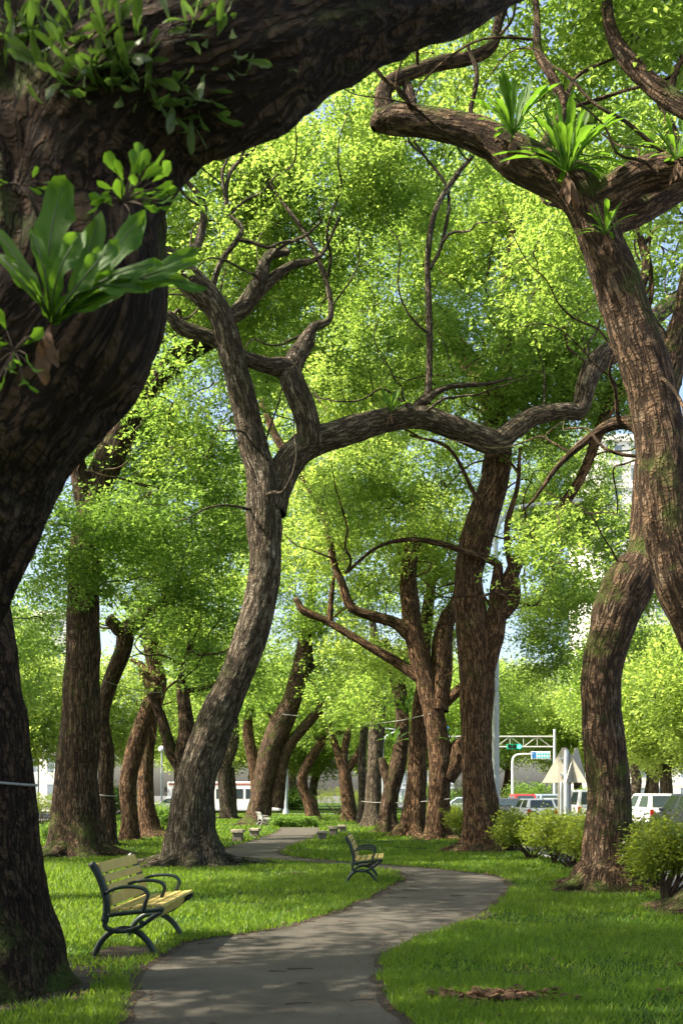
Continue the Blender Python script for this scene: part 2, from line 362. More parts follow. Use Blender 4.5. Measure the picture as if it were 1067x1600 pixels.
def tube(P, rad, sides=32, step=.08, ridge=.015, rf=8.0, lump=.10, lobes=0.0, seed=0, cap=True):
    C, r, s = cr_resample(P, rad, step); m = len(C)
    T = np.gradient(C, axis=0); T /= np.linalg.norm(T, axis=1)[:, None]
    u = np.cross(T[0], (0.31, 1, .17)); u /= np.linalg.norm(u); U = [u]
    for i in range(1, m):
        u = U[-1]-T[i]*np.dot(U[-1], T[i]); u /= np.linalg.norm(u); U.append(u)
    U = np.array(U); V = np.cross(T, U)
    th = np.linspace(0, 2*np.pi, sides, endpoint=False); c, sn = np.cos(th), np.sin(th)
    off = np.array((seed*3.7, seed*1.9, seed*5.3))
    bark = np.stack([r[:, None]*c, r[:, None]*sn, np.repeat(s[:, None], sides, 1)], -1)
    q = bark+off
    rr = r[:, None]*(1+lump*2*(fbm(q*np.array((1.6, 1.6, 1.3)))-.5))
    if ridge:
        w = q*np.array((rf, rf, rf*.22)); w = w+.8*vnoise(q*3.)[..., None]
        n1 = 1-np.abs(2*vnoise(w)-1); n2 = 1-np.abs(2*vnoise(w*2.1+5)-1)
        rr = rr+ridge*(n1+.5*n2-.75)*np.minimum(1, r[:, None]/.2)
    if lobes:
        k = 3+seed % 3
        fl = np.exp(-s/.75)[:, None]
        rr = rr*(1+lobes*fl*(np.cos(k*th+seed)*.6+np.cos((k+2)*th+seed*2.3)*.4))
    vtx = C[:, None, :]+rr[..., None]*(c[None, :, None]*U[:, None, :]+sn[None, :, None]*V[:, None, :])
    v = vtx.reshape(-1, 3); i = np.arange(m-1)[:, None]*sides; j = np.arange(sides)[None, :]; j2 = (j+1) % sides
    f = np.stack([i+j, i+j2, i+sides+j2, i+sides+j], -1).reshape(-1, 4)
    b = q.reshape(-1, 3)
    if cap:
        base = len(v); last = (m-1)*sides
        e = C[-1]+T[-1]*rr[-1].mean()*.35
        mid = C[-1]+T[-1]*rr[-1].mean()*.25+(vtx[-1]-C[-1])*.6
        v = np.vstack([v, mid, e[None]]); b = np.vstack([b, q[-1]+np.array((0, 0, .1)), q[-1].mean(0)[None]])
        j = np.arange(sides); j2 = (j+1) % sides
        f = np.vstack([f, np.stack([last+j, last+j2, base+j2, base+j], 1), np.stack([base+j, base+j2, np.full(sides, base+sides), np.full(sides, base+sides)], 1)])
    return v, f, b, C, r
def tri_fix(me):   # quads with a doubled corner -> triangles
    me.validate()

def leaf_block(cent, n_spray, n_leaf, rad, L, flat=.55, tri=False):
    "leaf quads: clusters -> sprays -> leaves; returns verts, faces"
    nc = len(cent)
    sp = R.normal(size=(nc, n_spray, 3))*.62*np.reshape(rad, (-1, 1, 1)); sp[..., 2] *= flat
    sp[..., 2] -= .10*(sp[..., 0]**2+sp[..., 1]**2)/np.reshape(rad, (-1, 1))     # drooping edges
    c = (cent[:, None, :]+sp).reshape(-1, 3)
    n = len(c)*n_leaf
    c = np.repeat(c, n_leaf, 0); out = np.repeat(sp.reshape(-1, 3), n_leaf, 0)
    az = R.random(n)*2*np.pi; el = R.normal(.05, .45, n)
    d = np.stack([np.cos(az)*np.cos(el), np.sin(az)*np.cos(el), np.sin(el)], 1)+.5*out/(np.linalg.norm(out, axis=1, keepdims=True)+.05)
    d /= np.linalg.norm(d, axis=1, keepdims=True)
    ll = L*(R.random(n)**1.4*1.15+.5)
    base = c+d*(ll*R.random(n)*1.1)[:, None]+R.normal(size=(n, 3))*L*.55
    nr = np.array((0, 0, 1))+R.normal(size=(n, 3))*.55; side = np.cross(d, nr); side /= np.linalg.norm(side, axis=1, keepdims=True)
    nn = np.cross(side, d); w = ll*(.22+.08*R.random(n))
    v = np.empty((n, 4, 3))
    v[:, 0] = base; v[:, 2] = base+d*ll[:, None]-nn*(ll*.12)[:, None]
    mid = base+d*(ll*.45)[:, None]+nn*(ll*.06)[:, None]
    v[:, 1] = mid+side*w[:, None]; v[:, 3] = mid-side*w[:, None]
    if tri:
        m2 = base+d*(ll*.28)[:, None]
        v3 = np.stack([m2+side*w[:, None], v[:, 2], m2-side*w[:, None]], 1); return v3.reshape(-1, 3), np.arange(n*3).reshape(-1, 3)
    return v.reshape(-1, 3), np.arange(n*4).reshape(-1, 4)

def attach(nodes, cent, r0=.010, sides=4, k=.010, droop=.12):
    "thin branches from the nearest wood to every leaf cluster"
    nodes = [np.asarray(p) for p in nodes]; N = np.array(nodes); used = np.zeros(len(cent), bool)
    d0 = np.array([np.min(np.linalg.norm(N-c, axis=1)) for c in cent]); order = np.argsort(d0)
    VV = []; FF = []; nv = 0
    for i in order:
        c = cent[i]; dd = np.linalg.norm(N-c, axis=1)+np.maximum(0, N[:, 2]-c[2])*.8
        a = N[np.argmin(dd)]; L = np.linalg.norm(c-a)
        if L < .05: continue
        t = np.linspace(0, 1, 6)[:, None]
        bow = R.normal(size=3)*L*.14; bow[2] += L*droop
        p = a*(1-t)+c*t+bow*(4*t*(1-t))*.5+R.normal(size=(6, 3))*L*.035*np.sin(np.pi*t)
        rad = np.linspace(r0+k*min(L, 4), r0*.45, 6)
        T = np.gradient(p, axis=0); T /= np.linalg.norm(T, axis=1)[:, None]
        u = np.cross(T, (.3, .5, .81)); u /= np.linalg.norm(u, axis=1)[:, None]; w = np.cross(T, u)
        th = np.arange(sides)*2*np.pi/sides
        v = p[:, None]+rad[:, None, None]*(np.cos(th)[None, :, None]*u[:, None]+np.sin(th)[None, :, None]*w[:, None])
        VV.append(v.reshape(-1, 3)); ii = np.arange(5)[:, None]*sides; j = np.arange(sides)[None]; j2 = (j+1) % sides
        FF.append(np.stack([ii+j, ii+j2, ii+sides+j2, ii+sides+j], -1).reshape(-1, 4)+nv); nv += 6*sides
        N = np.vstack([N, p[2:]])
    return np.vstack(VV), np.vstack(FF)

def tree(name, label, Y, trunk, limbs=(), blobs=(), leaf=LEAF, bark=BARK, L=.11, crad=.5, sprays=18, nleaf=11, sides=40, step=.08,
         ridge=.02, rf=8, lobes=.20, seed=1, keep=None, twigs=True, soil=None, group=None, layers=1.0, lump=.1, cat='tree', flat=.55, bare=0, roots=5):
    """trunk / limbs: lists of (px, py, width_px, dY): where the wood runs, at depth Y+dY
       blobs: (px, py, dY, rx_px, ry_px, rY_m, layers): masses of foliage"""
    def pt(e): return at(e[0], e[1], Y+e[3])
    def rd(e): return .5*e[2]*(Y+e[3])/F
    P = [pt(e) for e in trunk]; base = np.array((P[0][0], P[0][1], 0.0))
    P[0][2] = -.12
    root = empty(name, base, label=label, cat=cat, group=group)
    nodes = []
    def put(nm, path, rads, lb, sd, **kw):
        v, f, b, C, r = tube(path, rads, seed=sd, **kw)
        me = npmesh(nm, v-base, f, bark, True, {'bark': b}); tri_fix(me)
        o = link(nm, me, root); nodes.extend(C[len(C)//3 if nm == 'trunk' else 0::max(1, int(.35/step))])
        return o, v, f
    tr, tv, tf = put('trunk', P, [rd(e) for e in trunk], 0, seed, sides=sides, step=step, ridge=ridge, rf=rf, lobes=lobes, lump=lump)
    mainv = [(tv, tf)]
    for k, lm in enumerate(limbs):
        rr = [rd(e) for e in lm]
        sd_ = max(8, int(sides*min(1, rr[0]/rd(trunk[1])*1.2)))
        _, v, f = put('limb', [pt(e) for e in lm], rr, 0, seed*7+k+1, sides=sd_, step=max(step, .05), ridge=ridge*.7, rf=rf*1.2, lump=lump)
        mainv.append((v, f))
    if roots:
        rng = np.random.default_rng(seed*57); rb = rd(trunk[1]); a0 = rng.random()*6.28
        for k in range(roots):
            a = a0+k*2*math.pi/roots+rng.normal()*.3; ln = rb*rng.uniform(1.5, 2.6); dv = np.array((math.cos(a), math.sin(a), 0)); sv = np.array((-dv[1], dv[0], 0))*rng.normal()*.25*rb
            pts = [base+dv*rb*.35+(0, 0, rb*.75), base+dv*rb*.95+(0, 0, rb*.18), base+dv*(rb+ln*.45)+sv*.5+(0, 0, .02), base+dv*(rb+ln)+sv+(0, 0, -.07)]
            v, f, b, C, r = tube(pts, [rb*.34, rb*.30, rb*.17, rb*.06], sides=14, step=.08, ridge=.012, seed=seed+k); me = npmesh('root', v-base, f, bark, True, {'bark': b}); tri_fix(me); link('root', me, root)
    if bare:
        rng = np.random.default_rng(seed*101); src = [n_ for n_ in nodes if n_[2] > 4.5]
        for k in range(bare):
            p = src[rng.integers(len(src))].copy(); d = np.array((rng.normal(), rng.normal()*.5-.35, rng.uniform(.1, 1.1))); d /= np.linalg.norm(d)
            n_ = rng.integers(6, 10); st = rng.uniform(.28, .5); pts = [p.copy()]
            for q in range(n_):
                d = d+rng.normal(size=3)*.42; d[2] += .08; d /= np.linalg.norm(d); p = p+d*st; pts.append(p.copy())
            r0 = rng.uniform(.016, .045)*min(1, Y/20+.3)
            v, f, b, C, r = tube(pts, np.linspace(r0, r0*.22, n_+1), sides=7, step=.12, ridge=0, seed=seed+k); me = npmesh('side_branch', v-base, f, bark, True, {'bark': b}); tri_fix(me); link('side_branch', me, root)
            nodes.extend(C[::4])
    if soil is None: soil = rd(trunk[0])*1.35
    SOILS.append((base[0], base[1], soil))
    cs = []
    for bi, (px, py, dY, rx, ry, ryd, lay) in enumerate(blobs):
        s = F/(Y+dY); n = max(3, int(lay*layers*DENS*rx*ry/(crad*s)**2*1.15))
        g = R.normal(size=(n*3, 3)); g /= np.linalg.norm(g, axis=1, keepdims=True); g *= R.random((n*3, 1))**(1/2.6)
        c = at(px, py, Y+dY)+g*np.array((rx/s, ryd, ry/s))
        ok = fbm(c*.6+seed*3.3+bi*5.7, 2) > (.36 if keep is not None else .41)
        cs.append(c[ok][:n])
    if cs:
        cs = np.vstack(cs)
        if keep is not None: cs = cs[keep(cs)]
        cs = cs[cs[:, 2] > 2.2]
        tri = Y > 20
        v, f = leaf_block(cs, sprays, int(nleaf*(1.55 if tri else 1.1)), crad*(.75+.7*R.random(len(cs))), L*(.9 if tri else .92), flat, tri)
        link('crown', npmesh('crown', v-base, f, leaf), root)['kind'] = 'stuff'
        if twigs:
            v, f = attach(nodes, cs); link('branches', npmesh('branches', v-base, f, TWIG, True), root)['kind'] = 'stuff'
    return root, mainv

# nearest tree, its leaning trunk and arching limb frame the view; the crown is above the frame
above = lambda c: (HOR-(c[:, 2]-EYE)*F/np.maximum(c[:, 1], .5)) < -70
T1, T1V = tree('camphor_tree', 'huge dark leaning trunk nearest the camera, its thick limb arching across the top', 4.2,
    [(-560,1830,420,.9),(-400,1300,330,.5),(-205,1000,290,.2),(-132,860,282,.05),(-58,700,284,0),(36,570,292,-.05),(88,480,284,-.05),(84,360,280,0),(66,180,270,.1),(30,-40,250,.3),(-60,-420,200,.8),(-150,-900,130,1.4)],
    [[(95,370,250,0),(150,240,240,-.05),(230,150,235,-.1),(340,105,215,-.1),(480,40,185,0),(640,-8,145,.25),(790,-62,112,.6),(1000,-220,80,1.2),(1150,-420,50,1.8)]],
    [(-100,-900,1.0,900,420,3.2,.5),(900,-620,2.2,700,350,2.6,.5),(300,-800,1.5,700,350,3,.5)],
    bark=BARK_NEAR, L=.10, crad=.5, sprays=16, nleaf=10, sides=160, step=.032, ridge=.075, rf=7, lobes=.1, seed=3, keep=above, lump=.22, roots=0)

T2, T2V = tree('camphor_tree', 'dark furrowed trunk at the left edge in front of the yellow bench', 7.95,
    [(-25,1552,300,0),(-22,1500,236,0),(-28,1420,200,0),(-36,1300,180,0),(-48,1150,170,0),(-70,980,160,0),(-110,760,150,.2),(-190,480,140,.4),(-260,150,120,.6),(-300,-300,90,.8)],
    [[(-150,600,100,.3),(-60,300,85,.8),(60,-60,70,1.4),(150,-380,45,2)]],
    [(-250,-420,.5,520,260,3,1.0),(150,-400,1.5,450,220,3,1.0),(-500,-100,0,300,250,3,.8)],
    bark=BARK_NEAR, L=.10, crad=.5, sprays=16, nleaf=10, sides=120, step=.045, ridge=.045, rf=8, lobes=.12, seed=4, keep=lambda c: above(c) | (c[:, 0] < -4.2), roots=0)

# the sinuous tree in the middle left
T6, _ = tree('camphor_tree', 'tall grey leaning trunk behind the yellow bench, forking into two curved limbs', 21.8,
    [(302,1360,124,0),(301,1335,92,0),(300,1285,72,0),(309,1212,62,0),(338,1130,57,0),(372,1050,51,0),(402,960,52,0),(414,880,50,0),(413,820,56,0),(413,785,56,0),(412,750,52,0),(398,705,46,0),(384,640,40,-.2),(364,560,38,-.5),(342,490,38,-.8),(300,440,40,-1),(255,400,34,-1.3),(225,330,22,-1.6),(235,240,14,-1.8),(215,120,8,-2)],
    [[(424,800,44,0),(432,765,46,.1),(452,722,46,.2),(485,692,48,.3),(530,678,42,.4),(590,660,38,.6),(650,652,36,.9),(710,668,34,1.1),(770,690,36,1.3),(802,672,32,1.4),(836,650,30,1.5),(880,642,24,1.6),(905,640,24,1.7),(916,600,32,1.8),(936,562,36,2),(975,540,32,2.3),(1030,490,26,2.7),(1080,450,20,3)],
     [(486,696,40,.2),(478,650,38,.1),(460,605,38,0),(446,578,34,0),(415,570,24,-.2),(380,558,22,-.4),(330,528,22,-.6),(285,512,22,-.8),(262,490,14,-1)],
     [(452,592,34,0),(462,560,30,.2),(478,535,26,.3),(490,512,14,.3),(516,496,9,.4),(510,440,8,.5),(480,370,7,.6),(430,300,5,.8),(400,250,3,1)],
     [(250,402,18,-1.3),(290,395,16,-1.4),(310,380,13,-1.5),(318,320,10,-1.6),(290,280,7,-1.7),(260,230,4,-1.8)],
     [(345,505,22,-.8),(380,480,26,-.6),(405,440,22,-.5),(420,400,16,-.4),(450,395,8,-.2),(440,385,4,0)],
     [(380,485,20,-.6),(420,440,18,-.3),(455,415,12,0),(500,400,7,.3),(530,340,4,.5)],
     [(330,460,10,-.8),(345,410,9,-1),(378,360,8,-1),(355,330,8,-1),(360,270,6,-1),(400,230,4,-1)],
     [(640,655,22,.9),(660,628,16,.9),(700,605,9,1),(760,600,6,1.2),(800,590,3,1.4)],
     [(668,630,12,.9),(671,560,10,.9),(670,480,10,.8),(668,400,9,.8),(680,330,8,.7),(712,275,8,.6),(738,245,6,.5)],
     [(672,420,7,.8),(690,380,6,.8),(700,300,5,.7),(660,240,4,.7),(640,210,3,.6)]],
    [(300,330,2.2,190,190,2.4,.9),(470,250,2.6,160,200,2.4,.62),(400,420,5.5,160,120,2,.6),(420,560,3,120,90,2.0,.35),(640,560,3.6,130,80,2.0,.4),(800,560,4.2,150,100,2.2,.7),(640,200,2.6,150,160,2.4,.75),(260,640,1.5,90,80,2.,.25),(330,250,-1.5,90,80,1.2,.16),(560,240,-.5,110,90,1.2,.16)],
    bark=BARK_GREY, L=.115, crad=.5, sprays=22, nleaf=13, sides=80, step=.06, ridge=.022, seed=5, bare=34, lump=.15)

T3, _ = tree('camphor_tree', 'thick straight dark trunk behind the left end of the yellow bench', 25,
    [(122,1342,128,0),(121,1312,94,0),(119,1270,76,0),(121,1200,65,0),(127,1100,57,0),(130,1020,52,0),(131,950,49,0),(134,850,46,0),(150,770,44,0),(178,700,44,.2),(205,640,40,.3),(235,600,36,.4),(290,550,34,.5),(330,528,30,.6),(380,490,20,.8),(450,420,12,1)],
    [[(142,800,36,0),(120,720,26,-.3),(110,640,18,-.5),(70,560,10,-1)],[(178,700,20,.2),(205,600,14,.2),(230,480,10,.3),(210,350,6,.4)],
     [(150,770,16,0),(190,800,9,-.5),(240,770,7,-1),(300,765,4,-1.3)]],
    [(215,730,2.2,150,110,2.4,.9),(360,560,5,100,80,2.5,.6),(55,960,3,80,55,2.5,.6),(330,690,0,100,110,3,.35),(110,860,-1,110,75,2.5,.8),(250,830,-.5,130,70,3,.9),(90,620,2.4,120,100,2,.6),(220,480,4,100,90,2,.2)],
    leaf=LEAF_DK, bark=BARK, L=.12, crad=.52, sprays=22, nleaf=13, sides=64, step=.08, ridge=.025, seed=6, bare=14)

T4, _ = tree('camphor_tree', 'slim dark trunk against the thick one, with a sawn-off stub at its fork', 30,
    [(168,1330,40,0),(168,1300,28,0),(166,1230,23,0),(166,1180,25,0),(160,1120,21,0),(172,1070,24,0),(192,1020,26,0),(200,985,26,0),(222,968,22,0),(246,950,18,0),(262,925,12,.2),(240,880,8,.3),(234,840,6,.3)],
    [[(202,990,22,0),(188,985,22,-.1),(176,972,18,-.2),(170,967,18,-.25)]],
    [(250,880,0,110,60,2.6,.9),(330,850,0,80,80,2.6,.7),(180,900,0,80,50,2,.6)],
    leaf=LEAF, L=.13, crad=.55, sprays=20, nleaf=12, sides=40, ridge=.018, seed=7, bare=8)

T5, _ = tree('camphor_tree', 'crooked reddish trunk bent like an elbow, front one of the pair behind the yellow bench', 33.5,
    [(202,1318,34,0),(203,1280,26,0),(200,1235,26,0),(203,1205,26,0),(215,1160,28,0),(232,1110,28,0),(246,1075,26,0),(246,1050,24,0),(236,1020,20,0),(238,985,18,0),(228,950,12,0),(210,920,8,0)],
    [[(240,1075,22,0),(228,1055,18,0),(222,1040,10,.2),(205,1030,6,.3)],[(238,985,10,0),(255,950,8,0),(262,900,5,0)]],
    [(240,960,0,80,50,2.4,.5),(300,990,1,80,50,2.5,.6),(225,1055,0,22,22,1,1.2)],
    bark=BARK_RED, L=.14, crad=.5, sprays=18, nleaf=12, sides=36, ridge=.018, seed=8, bare=6)
T5b, _ = tree('camphor_tree', 'sunlit orange-brown trunk with flared base, back one of the pair behind the yellow bench', 36,
    [(240,1311,54,0),(234,1292,32,0),(228,1250,25,0),(229,1180,24,0),(236,1110,24,0),(240,1050,26,0),(250,980,20,.2),(280,900,12,.4)],
    [], [(290,940,1,90,60,2.5,.7),(330,1020,2,70,40,2.5,.6)], bark=BARK_RED, L=.15, crad=.55, sprays=18, nleaf=12, sides=32, ridge=.016, seed=9, bare=5)
T7, _ = tree('camphor_tree', 'dark forked trunk half hidden behind the base of the grey leaning tree', 29,
    [(300,1330,40,0),(292,1240,34,0),(285,1185,28,0),(292,1140,24,0),(287,1090,20,0),(285,1060,14,0),(300,1000,9,0)],
    [[(284,1200,22,0),(268,1175,20,0),(252,1120,16,0),(235,1085,10,0)],[(290,1080,8,0),(320,1075,6,0),(340,1070,4,0)]],
    [(320,1040,0,70,40,2,.8),(300,960,0,80,60,2.5,.6)], leaf=LEAF_DK, L=.13, crad=.5, sprays=18, nleaf=12, sides=32, ridge=.015, seed=10, bare=6)

T8, _ = tree('camphor_tree', 'dark slanting trunk beside the white bench with a second thin stem', 51,
    [(402,1292,60,0),(405,1270,38,0),(412,1225,33,0),(424,1170,36,0),(440,1130,36,0),(456,1095,30,0),(466,1060,28,0),(474,1030,28,0),(478,990,22,.3),(486,940,14,.5),(490,860,8,.6)],
    [[(432,1262,24,0),(440,1200,18,0),(452,1165,18,0),(476,1135,16,0),(505,1105,13,0),(530,1088,9,0)],[(466,1030,14,0),(485,1045,14,.1),(478,1000,10,.2)],[(497,1110,5,0),(494,1075,4,0),(480,1060,3,0)],[(434,1140,7,0),(420,1115,5,0)]],
    [(450,930,0,100,80,4,.7),(400,1030,1,70,60,3.5,.8),(420,780,2,100,110,5,.8),(520,1000,2,60,60,4,.6),(500,640,4,120,120,5,.8)],
    leaf=LEAF, L=.2, crad=.85, sprays=20, nleaf=12, sides=40, step=.15, ridge=.03, seed=11, bare=14)

# right side
R0, _ = tree('camphor_tree', 'sunlit trunk bending in from the right edge, fern clumps on its fork', 13.1,
    [(1128,1432,190,0),(1136,1380,112,0),(1152,1290,95,0),(1156,1180,92,0),(1142,1080,92,0),(1108,985,92,0),(1076,920,90,0),(1054,850,84,0),(1040,770,80,0),(1030,680,74,0),(1012,590,70,0),(985,510,70,0),(962,440,70,0),(942,385,64,0),(925,340,64,0),(905,300,70,0),(868,275,66,.1),(815,250,62,.2),(760,215,48,.3),(700,198,44,.4),(650,190,42,.5),(615,188,42,.55),(594,190,34,.55),(584,200,16,.55)],
    [[(912,330,56,0),(950,305,56,-.1),(1000,275,54,-.2),(1060,262,52,-.4),(1120,240,46,-.6),(1250,170,34,-.9)],
     [(930,350,50,0),(975,335,48,.2),(1020,312,46,.4),(1075,280,44,.6),(1150,230,38,1),(1260,120,28,1.5)],
     [(605,185,34,.55),(598,150,26,.55),(612,128,22,.6),(650,110,20,.7),(690,98,22,.8),(735,90,20,.9),(768,72,18,1),(780,30,15,1.1),(800,-30,12,1.3)],
     [(645,190,22,.5),(640,150,18,.6),(632,120,14,.7)],
     [(848,235,20,.2),(862,205,18,.2),(880,170,17,.2),(862,120,15,.2),(840,80,14,.3),(838,20,10,.4),(830,-40,7,.5)],
     [(880,170,8,.2),(900,120,6,.4),(960,90,4,.6)],
     [(748,215,10,.3),(735,175,8,.4),(745,120,7,.4),(730,70,5,.5)],
     [(1140,210,34,-.4),(1090,180,30,-.2),(1040,150,30,0),(985,100,26,.2),(955,50,20,.4),(945,-20,14,.5)],
     [(1045,150,12,0),(1060,100,9,0),(1100,60,6,0)]],
    [(830,60,2.5,170,120,2,.5),(1000,60,1.5,120,120,2,.55),(690,30,2,110,80,1.6,.35),(1060,330,2.5,80,90,1.6,.5),(1150,-100,0,250,200,2.5,.7),(850,-250,1,400,180,3,.6)],
    leaf=LEAF, bark=BARK, L=.095, crad=.42, sprays=20, nleaf=11, sides=80, step=.055, ridge=.022, rf=9, lobes=.2, seed=12, bare=14, lump=.12)

R1, _ = tree('camphor_tree', 'dark trunk by the shrubs at the right, with a swollen mossy elbow', 16.4,
    [(947,1394,140,0),(947,1368,98,0),(949,1335,74,0),(951,1250,63,0),(946,1180,63,0),(940,1110,60,0),(940,1050,59,0),(950,1000,63,0),(966,950,72,0),(982,915,80,0),(995,892,70,.03),(1003,868,48,.12),(1006,840,42,.18),(1008,790,42,.3),(1018,700,44,.6),(1035,620,46,.9),(1055,540,40,1.1),(1075,460,34,1.2),(1085,360,26,1.3),(1060,240,18,1.4),(1020,130,10,1.5)],
    [[(1012,740,34,.5),(1000,670,26,.6),(960,662,19,.8),(915,688,13,1),(870,730,8,1.2),(838,775,5,1.4),(815,800,2,1.5)],
     [(1050,560,26,1.1),(1000,470,18,1.3),(1010,410,14,1.4),(990,350,10,1.6)]],
    [(975,610,10,70,50,1.8,.6),(905,860,5,100,70,2.4,.7),(960,250,3,140,150,2.4,.6),(900,480,10,130,110,2.2,.6),(890,640,10,110,70,2,.8),(860,740,26,110,80,2,.8),(985,840,9,60,70,2,.7),(990,960,9,50,60,2,.5),(1050,420,3,90,90,2,.4),(880,380,4,120,120,2.4,.5)],
    leaf=LEAF, bark=BARK, L=.10, crad=.45, sprays=22, nleaf=12, sides=72, step=.06, ridge=.026, rf=9, lobes=.22, seed=13, bare=16, lump=.1)

C1, _ = tree('camphor_tree', 'big sunlit trunk with buttress root left of the roadside shrubs', 27,
    [(752,1338,110,0),(754,1310,66,0),(752,1265,55,0),(745,1200,48,0),(744,1130,48,0),(745,1060,52,0),(742,1000,54,0),(734,950,48,0),(732,900,44,0),(742,850,50,0),(760,790,46,0),(775,740,42,0),(778,690,40,0),(765,630,28,.3),(742,585,22,.5),(720,560,16,.8),(700,520,10,1)],
    [[(752,1045,42,0),(767,1005,35,-.1),(776,968,29,-.2),(774,930,20,-.2),(778,890,16,-.3),(772,878,12,-.4),(735,865,11,-.5),(690,850,9,-.6),(640,843,7,-.7),(590,855,5,-.8),(540,895,4,-.9)],
     [(776,965,24,-.2),(800,945,16,-.3),(807,915,11,-.4),(795,870,10,-.5),(792,820,9,-.6),(808,760,7,-.7),(812,700,5,-.8)],
     [(768,740,34,0),(778,660,26,.2),(790,560,22,.5),(785,470,18,.8),(800,380,12,1),(830,280,6,1.3)],
     [(760,1000,30,-.1),(820,850,20,-.4),(870,800,16,-.8),(910,740,14,-1.2),(950,640,18,-1.6),(985,590,14,-1.9)],
     [(756,812,12,-.2),(735,760,6,-.4),(700,700,5,-.6),(640,680,3,-.8)],
     [(785,520,10,.6),(840,480,8,.8),(870,430,5,1)],
     [(778,690,20,0),(740,560,14,.5),(660,500,18,.6),(655,540,14,.6)]],
    [(740,420,3.2,180,170,2.8,.8),(780,620,2.6,90,60,1.8,.5),(860,790,16,90,55,2,.7),(600,430,4,120,130,3,.55),(640,740,3,110,80,2.2,.7),(560,800,3,90,60,2.2,.5),(810,690,-1,50,35,1,.3),(880,560,2,110,110,3,.5),(880,300,2,150,150,3,.5),(860,930,5,80,60,2.5,1.0),(930,800,17,90,60,2.5,.8),(840,1010,9,70,45,2.5,.9)],
    leaf=LEAF, bark=BARK_RED, L=.125, crad=.55, sprays=22, nleaf=13, sides=80, step=.07, ridge=.026, rf=8, lobes=.2, seed=14, bare=34, lump=.12)

C2, _ = tree('camphor_tree', 'lit forked trunk with a fern-topped burl, just left of the big buttressed trunk', 34.5,
    [(684,1312,58,0),(684,1288,38,0),(686,1240,35,0),(688,1190,36,0),(682,1140,32,0),(672,1090,31,0),(658,1040,30,0),(646,990,28,0),(640,940,28,0),(638,900,24,0),(645,840,20,0),(652,790,24,0),(655,755,20,0)],
    [[(694,1215,34,0),(712,1185,36,0),(716,1165,34,0),(712,1158,24,0)],
     [(682,1110,36,0),(688,1060,34,.1),(690,1010,32,.2),(698,970,26,.2),(712,940,18,.3),(720,900,12,.4)],
     [(640,990,24,0),(615,972,18,-.1),(580,962,16,-.2),(548,948,15,-.3),(534,910,13,-.3),(522,880,10,-.3),(505,800,12,-.2),(470,740,13,0),(430,680,12,.2),(405,610,11,.4),(398,585,8,.5)],
     [(692,1100,18,0),(720,1075,15,-.2),(745,1060,10,-.4)],
     [(660,1062,20,0),(620,1035,16,.2),(560,1000,12,.3),(510,970,11,.4),(475,955,12,.4),(462,935,9,.4)],
     [(515,972,10,.4),(518,930,8,.4),(522,900,5,.4)]],
    [(610,860,1,110,70,3,.8),(540,760,2,110,80,3.5,.7),(590,1010,2,70,45,2.5,.7),(560,580,5,140,110,4,.8),(690,820,2,100,70,3,.7),(480,830,2,90,70,3,.6)],
    leaf=LEAF_YG, bark=BARK_RED, L=.15, crad=.62, sprays=20, nleaf=12, sides=56, step=.1, ridge=.028, lobes=.2, seed=15, bare=20, lump=.14)
C3, _ = tree('camphor_tree', 'leaning reddish trunk with bright lit left flank, beside the burled forked trunk', 37.5,
    [(640,1304,60,0),(645,1280,38,0),(650,1230,32,0),(652,1180,29,0),(656,1120,26,0),(662,1060,22,.2),(662,1000,22,.4),(675,900,14,.6),(680,800,8,.8)],
    [], [(660,880,1,100,60,3,.6),(700,960,1,80,50,3,.7),(620,640,4,120,90,4,.7)], leaf=LEAF_YG, bark=BARK_RED, L=.16, crad=.65, sprays=18, nleaf=12, sides=48, step=.1, ridge=.028, lobes=.3, seed=16, bare=8)
C4, _ = tree('camphor_tree', 'short dark slanting trunk with fern tufts left of the reddish leaning trunk', 41,
    [(606,1297,44,0),(606,1272,27,0),(612,1235,25,0),(620,1200,26,0),(627,1160,22,0),(628,1110,20,0),(620,1060,22,.2),(600,1000,14,.4)],
    [[(610,1225,18,0),(600,1200,14,0),(596,1185,10,0)]], [(600,1040,1,70,50,3,.8),(560,1100,2,50,36,2.5,.7)], bark=BARK, L=.17, crad=.65, sprays=16, nleaf=11, sides=40, step=.1, ridge=.03, lobes=.3, seed=17, bare=5)
C5, _ = tree('camphor_tree', 'pale upright trunk, rear of the row left of the fern-tufted slanting trunk', 48,
    [(584,1290,40,0),(583,1262,26,0),(585,1200,23,0),(588,1150,24,0),(592,1100,21,0),(590,1040,18,.3),(580,960,10,.5)],
    [[(588,1120,14,0),(570,1080,10,.2),(545,1050,6,.4)]], [(590,1060,1,70,45,3.5,.8),(540,1090,2,50,40,3,.7),(560,920,2,90,60,4,.7)], bark=BARK_GREY, L=.19, crad=.75, sprays=16, nleaf=11, sides=32, step=.12, ridge=.03, lobes=.3, seed=18, bare=5)
C6, _ = tree('camphor_tree', 'slender grey trunk second from the rear end of the trunk row along the path', 53,
    [(565,1286,18,0),(566,1250,12,0),(565,1190,11,0),(570,1130,13,0),(575,1060,8,.2)], [], [(560,1060,1,60,40,3,.7)], bark=BARK_GREY, L=.2, crad=.8, sprays=16, nleaf=11, sides=24, step=.15, ridge=.02, seed=19)
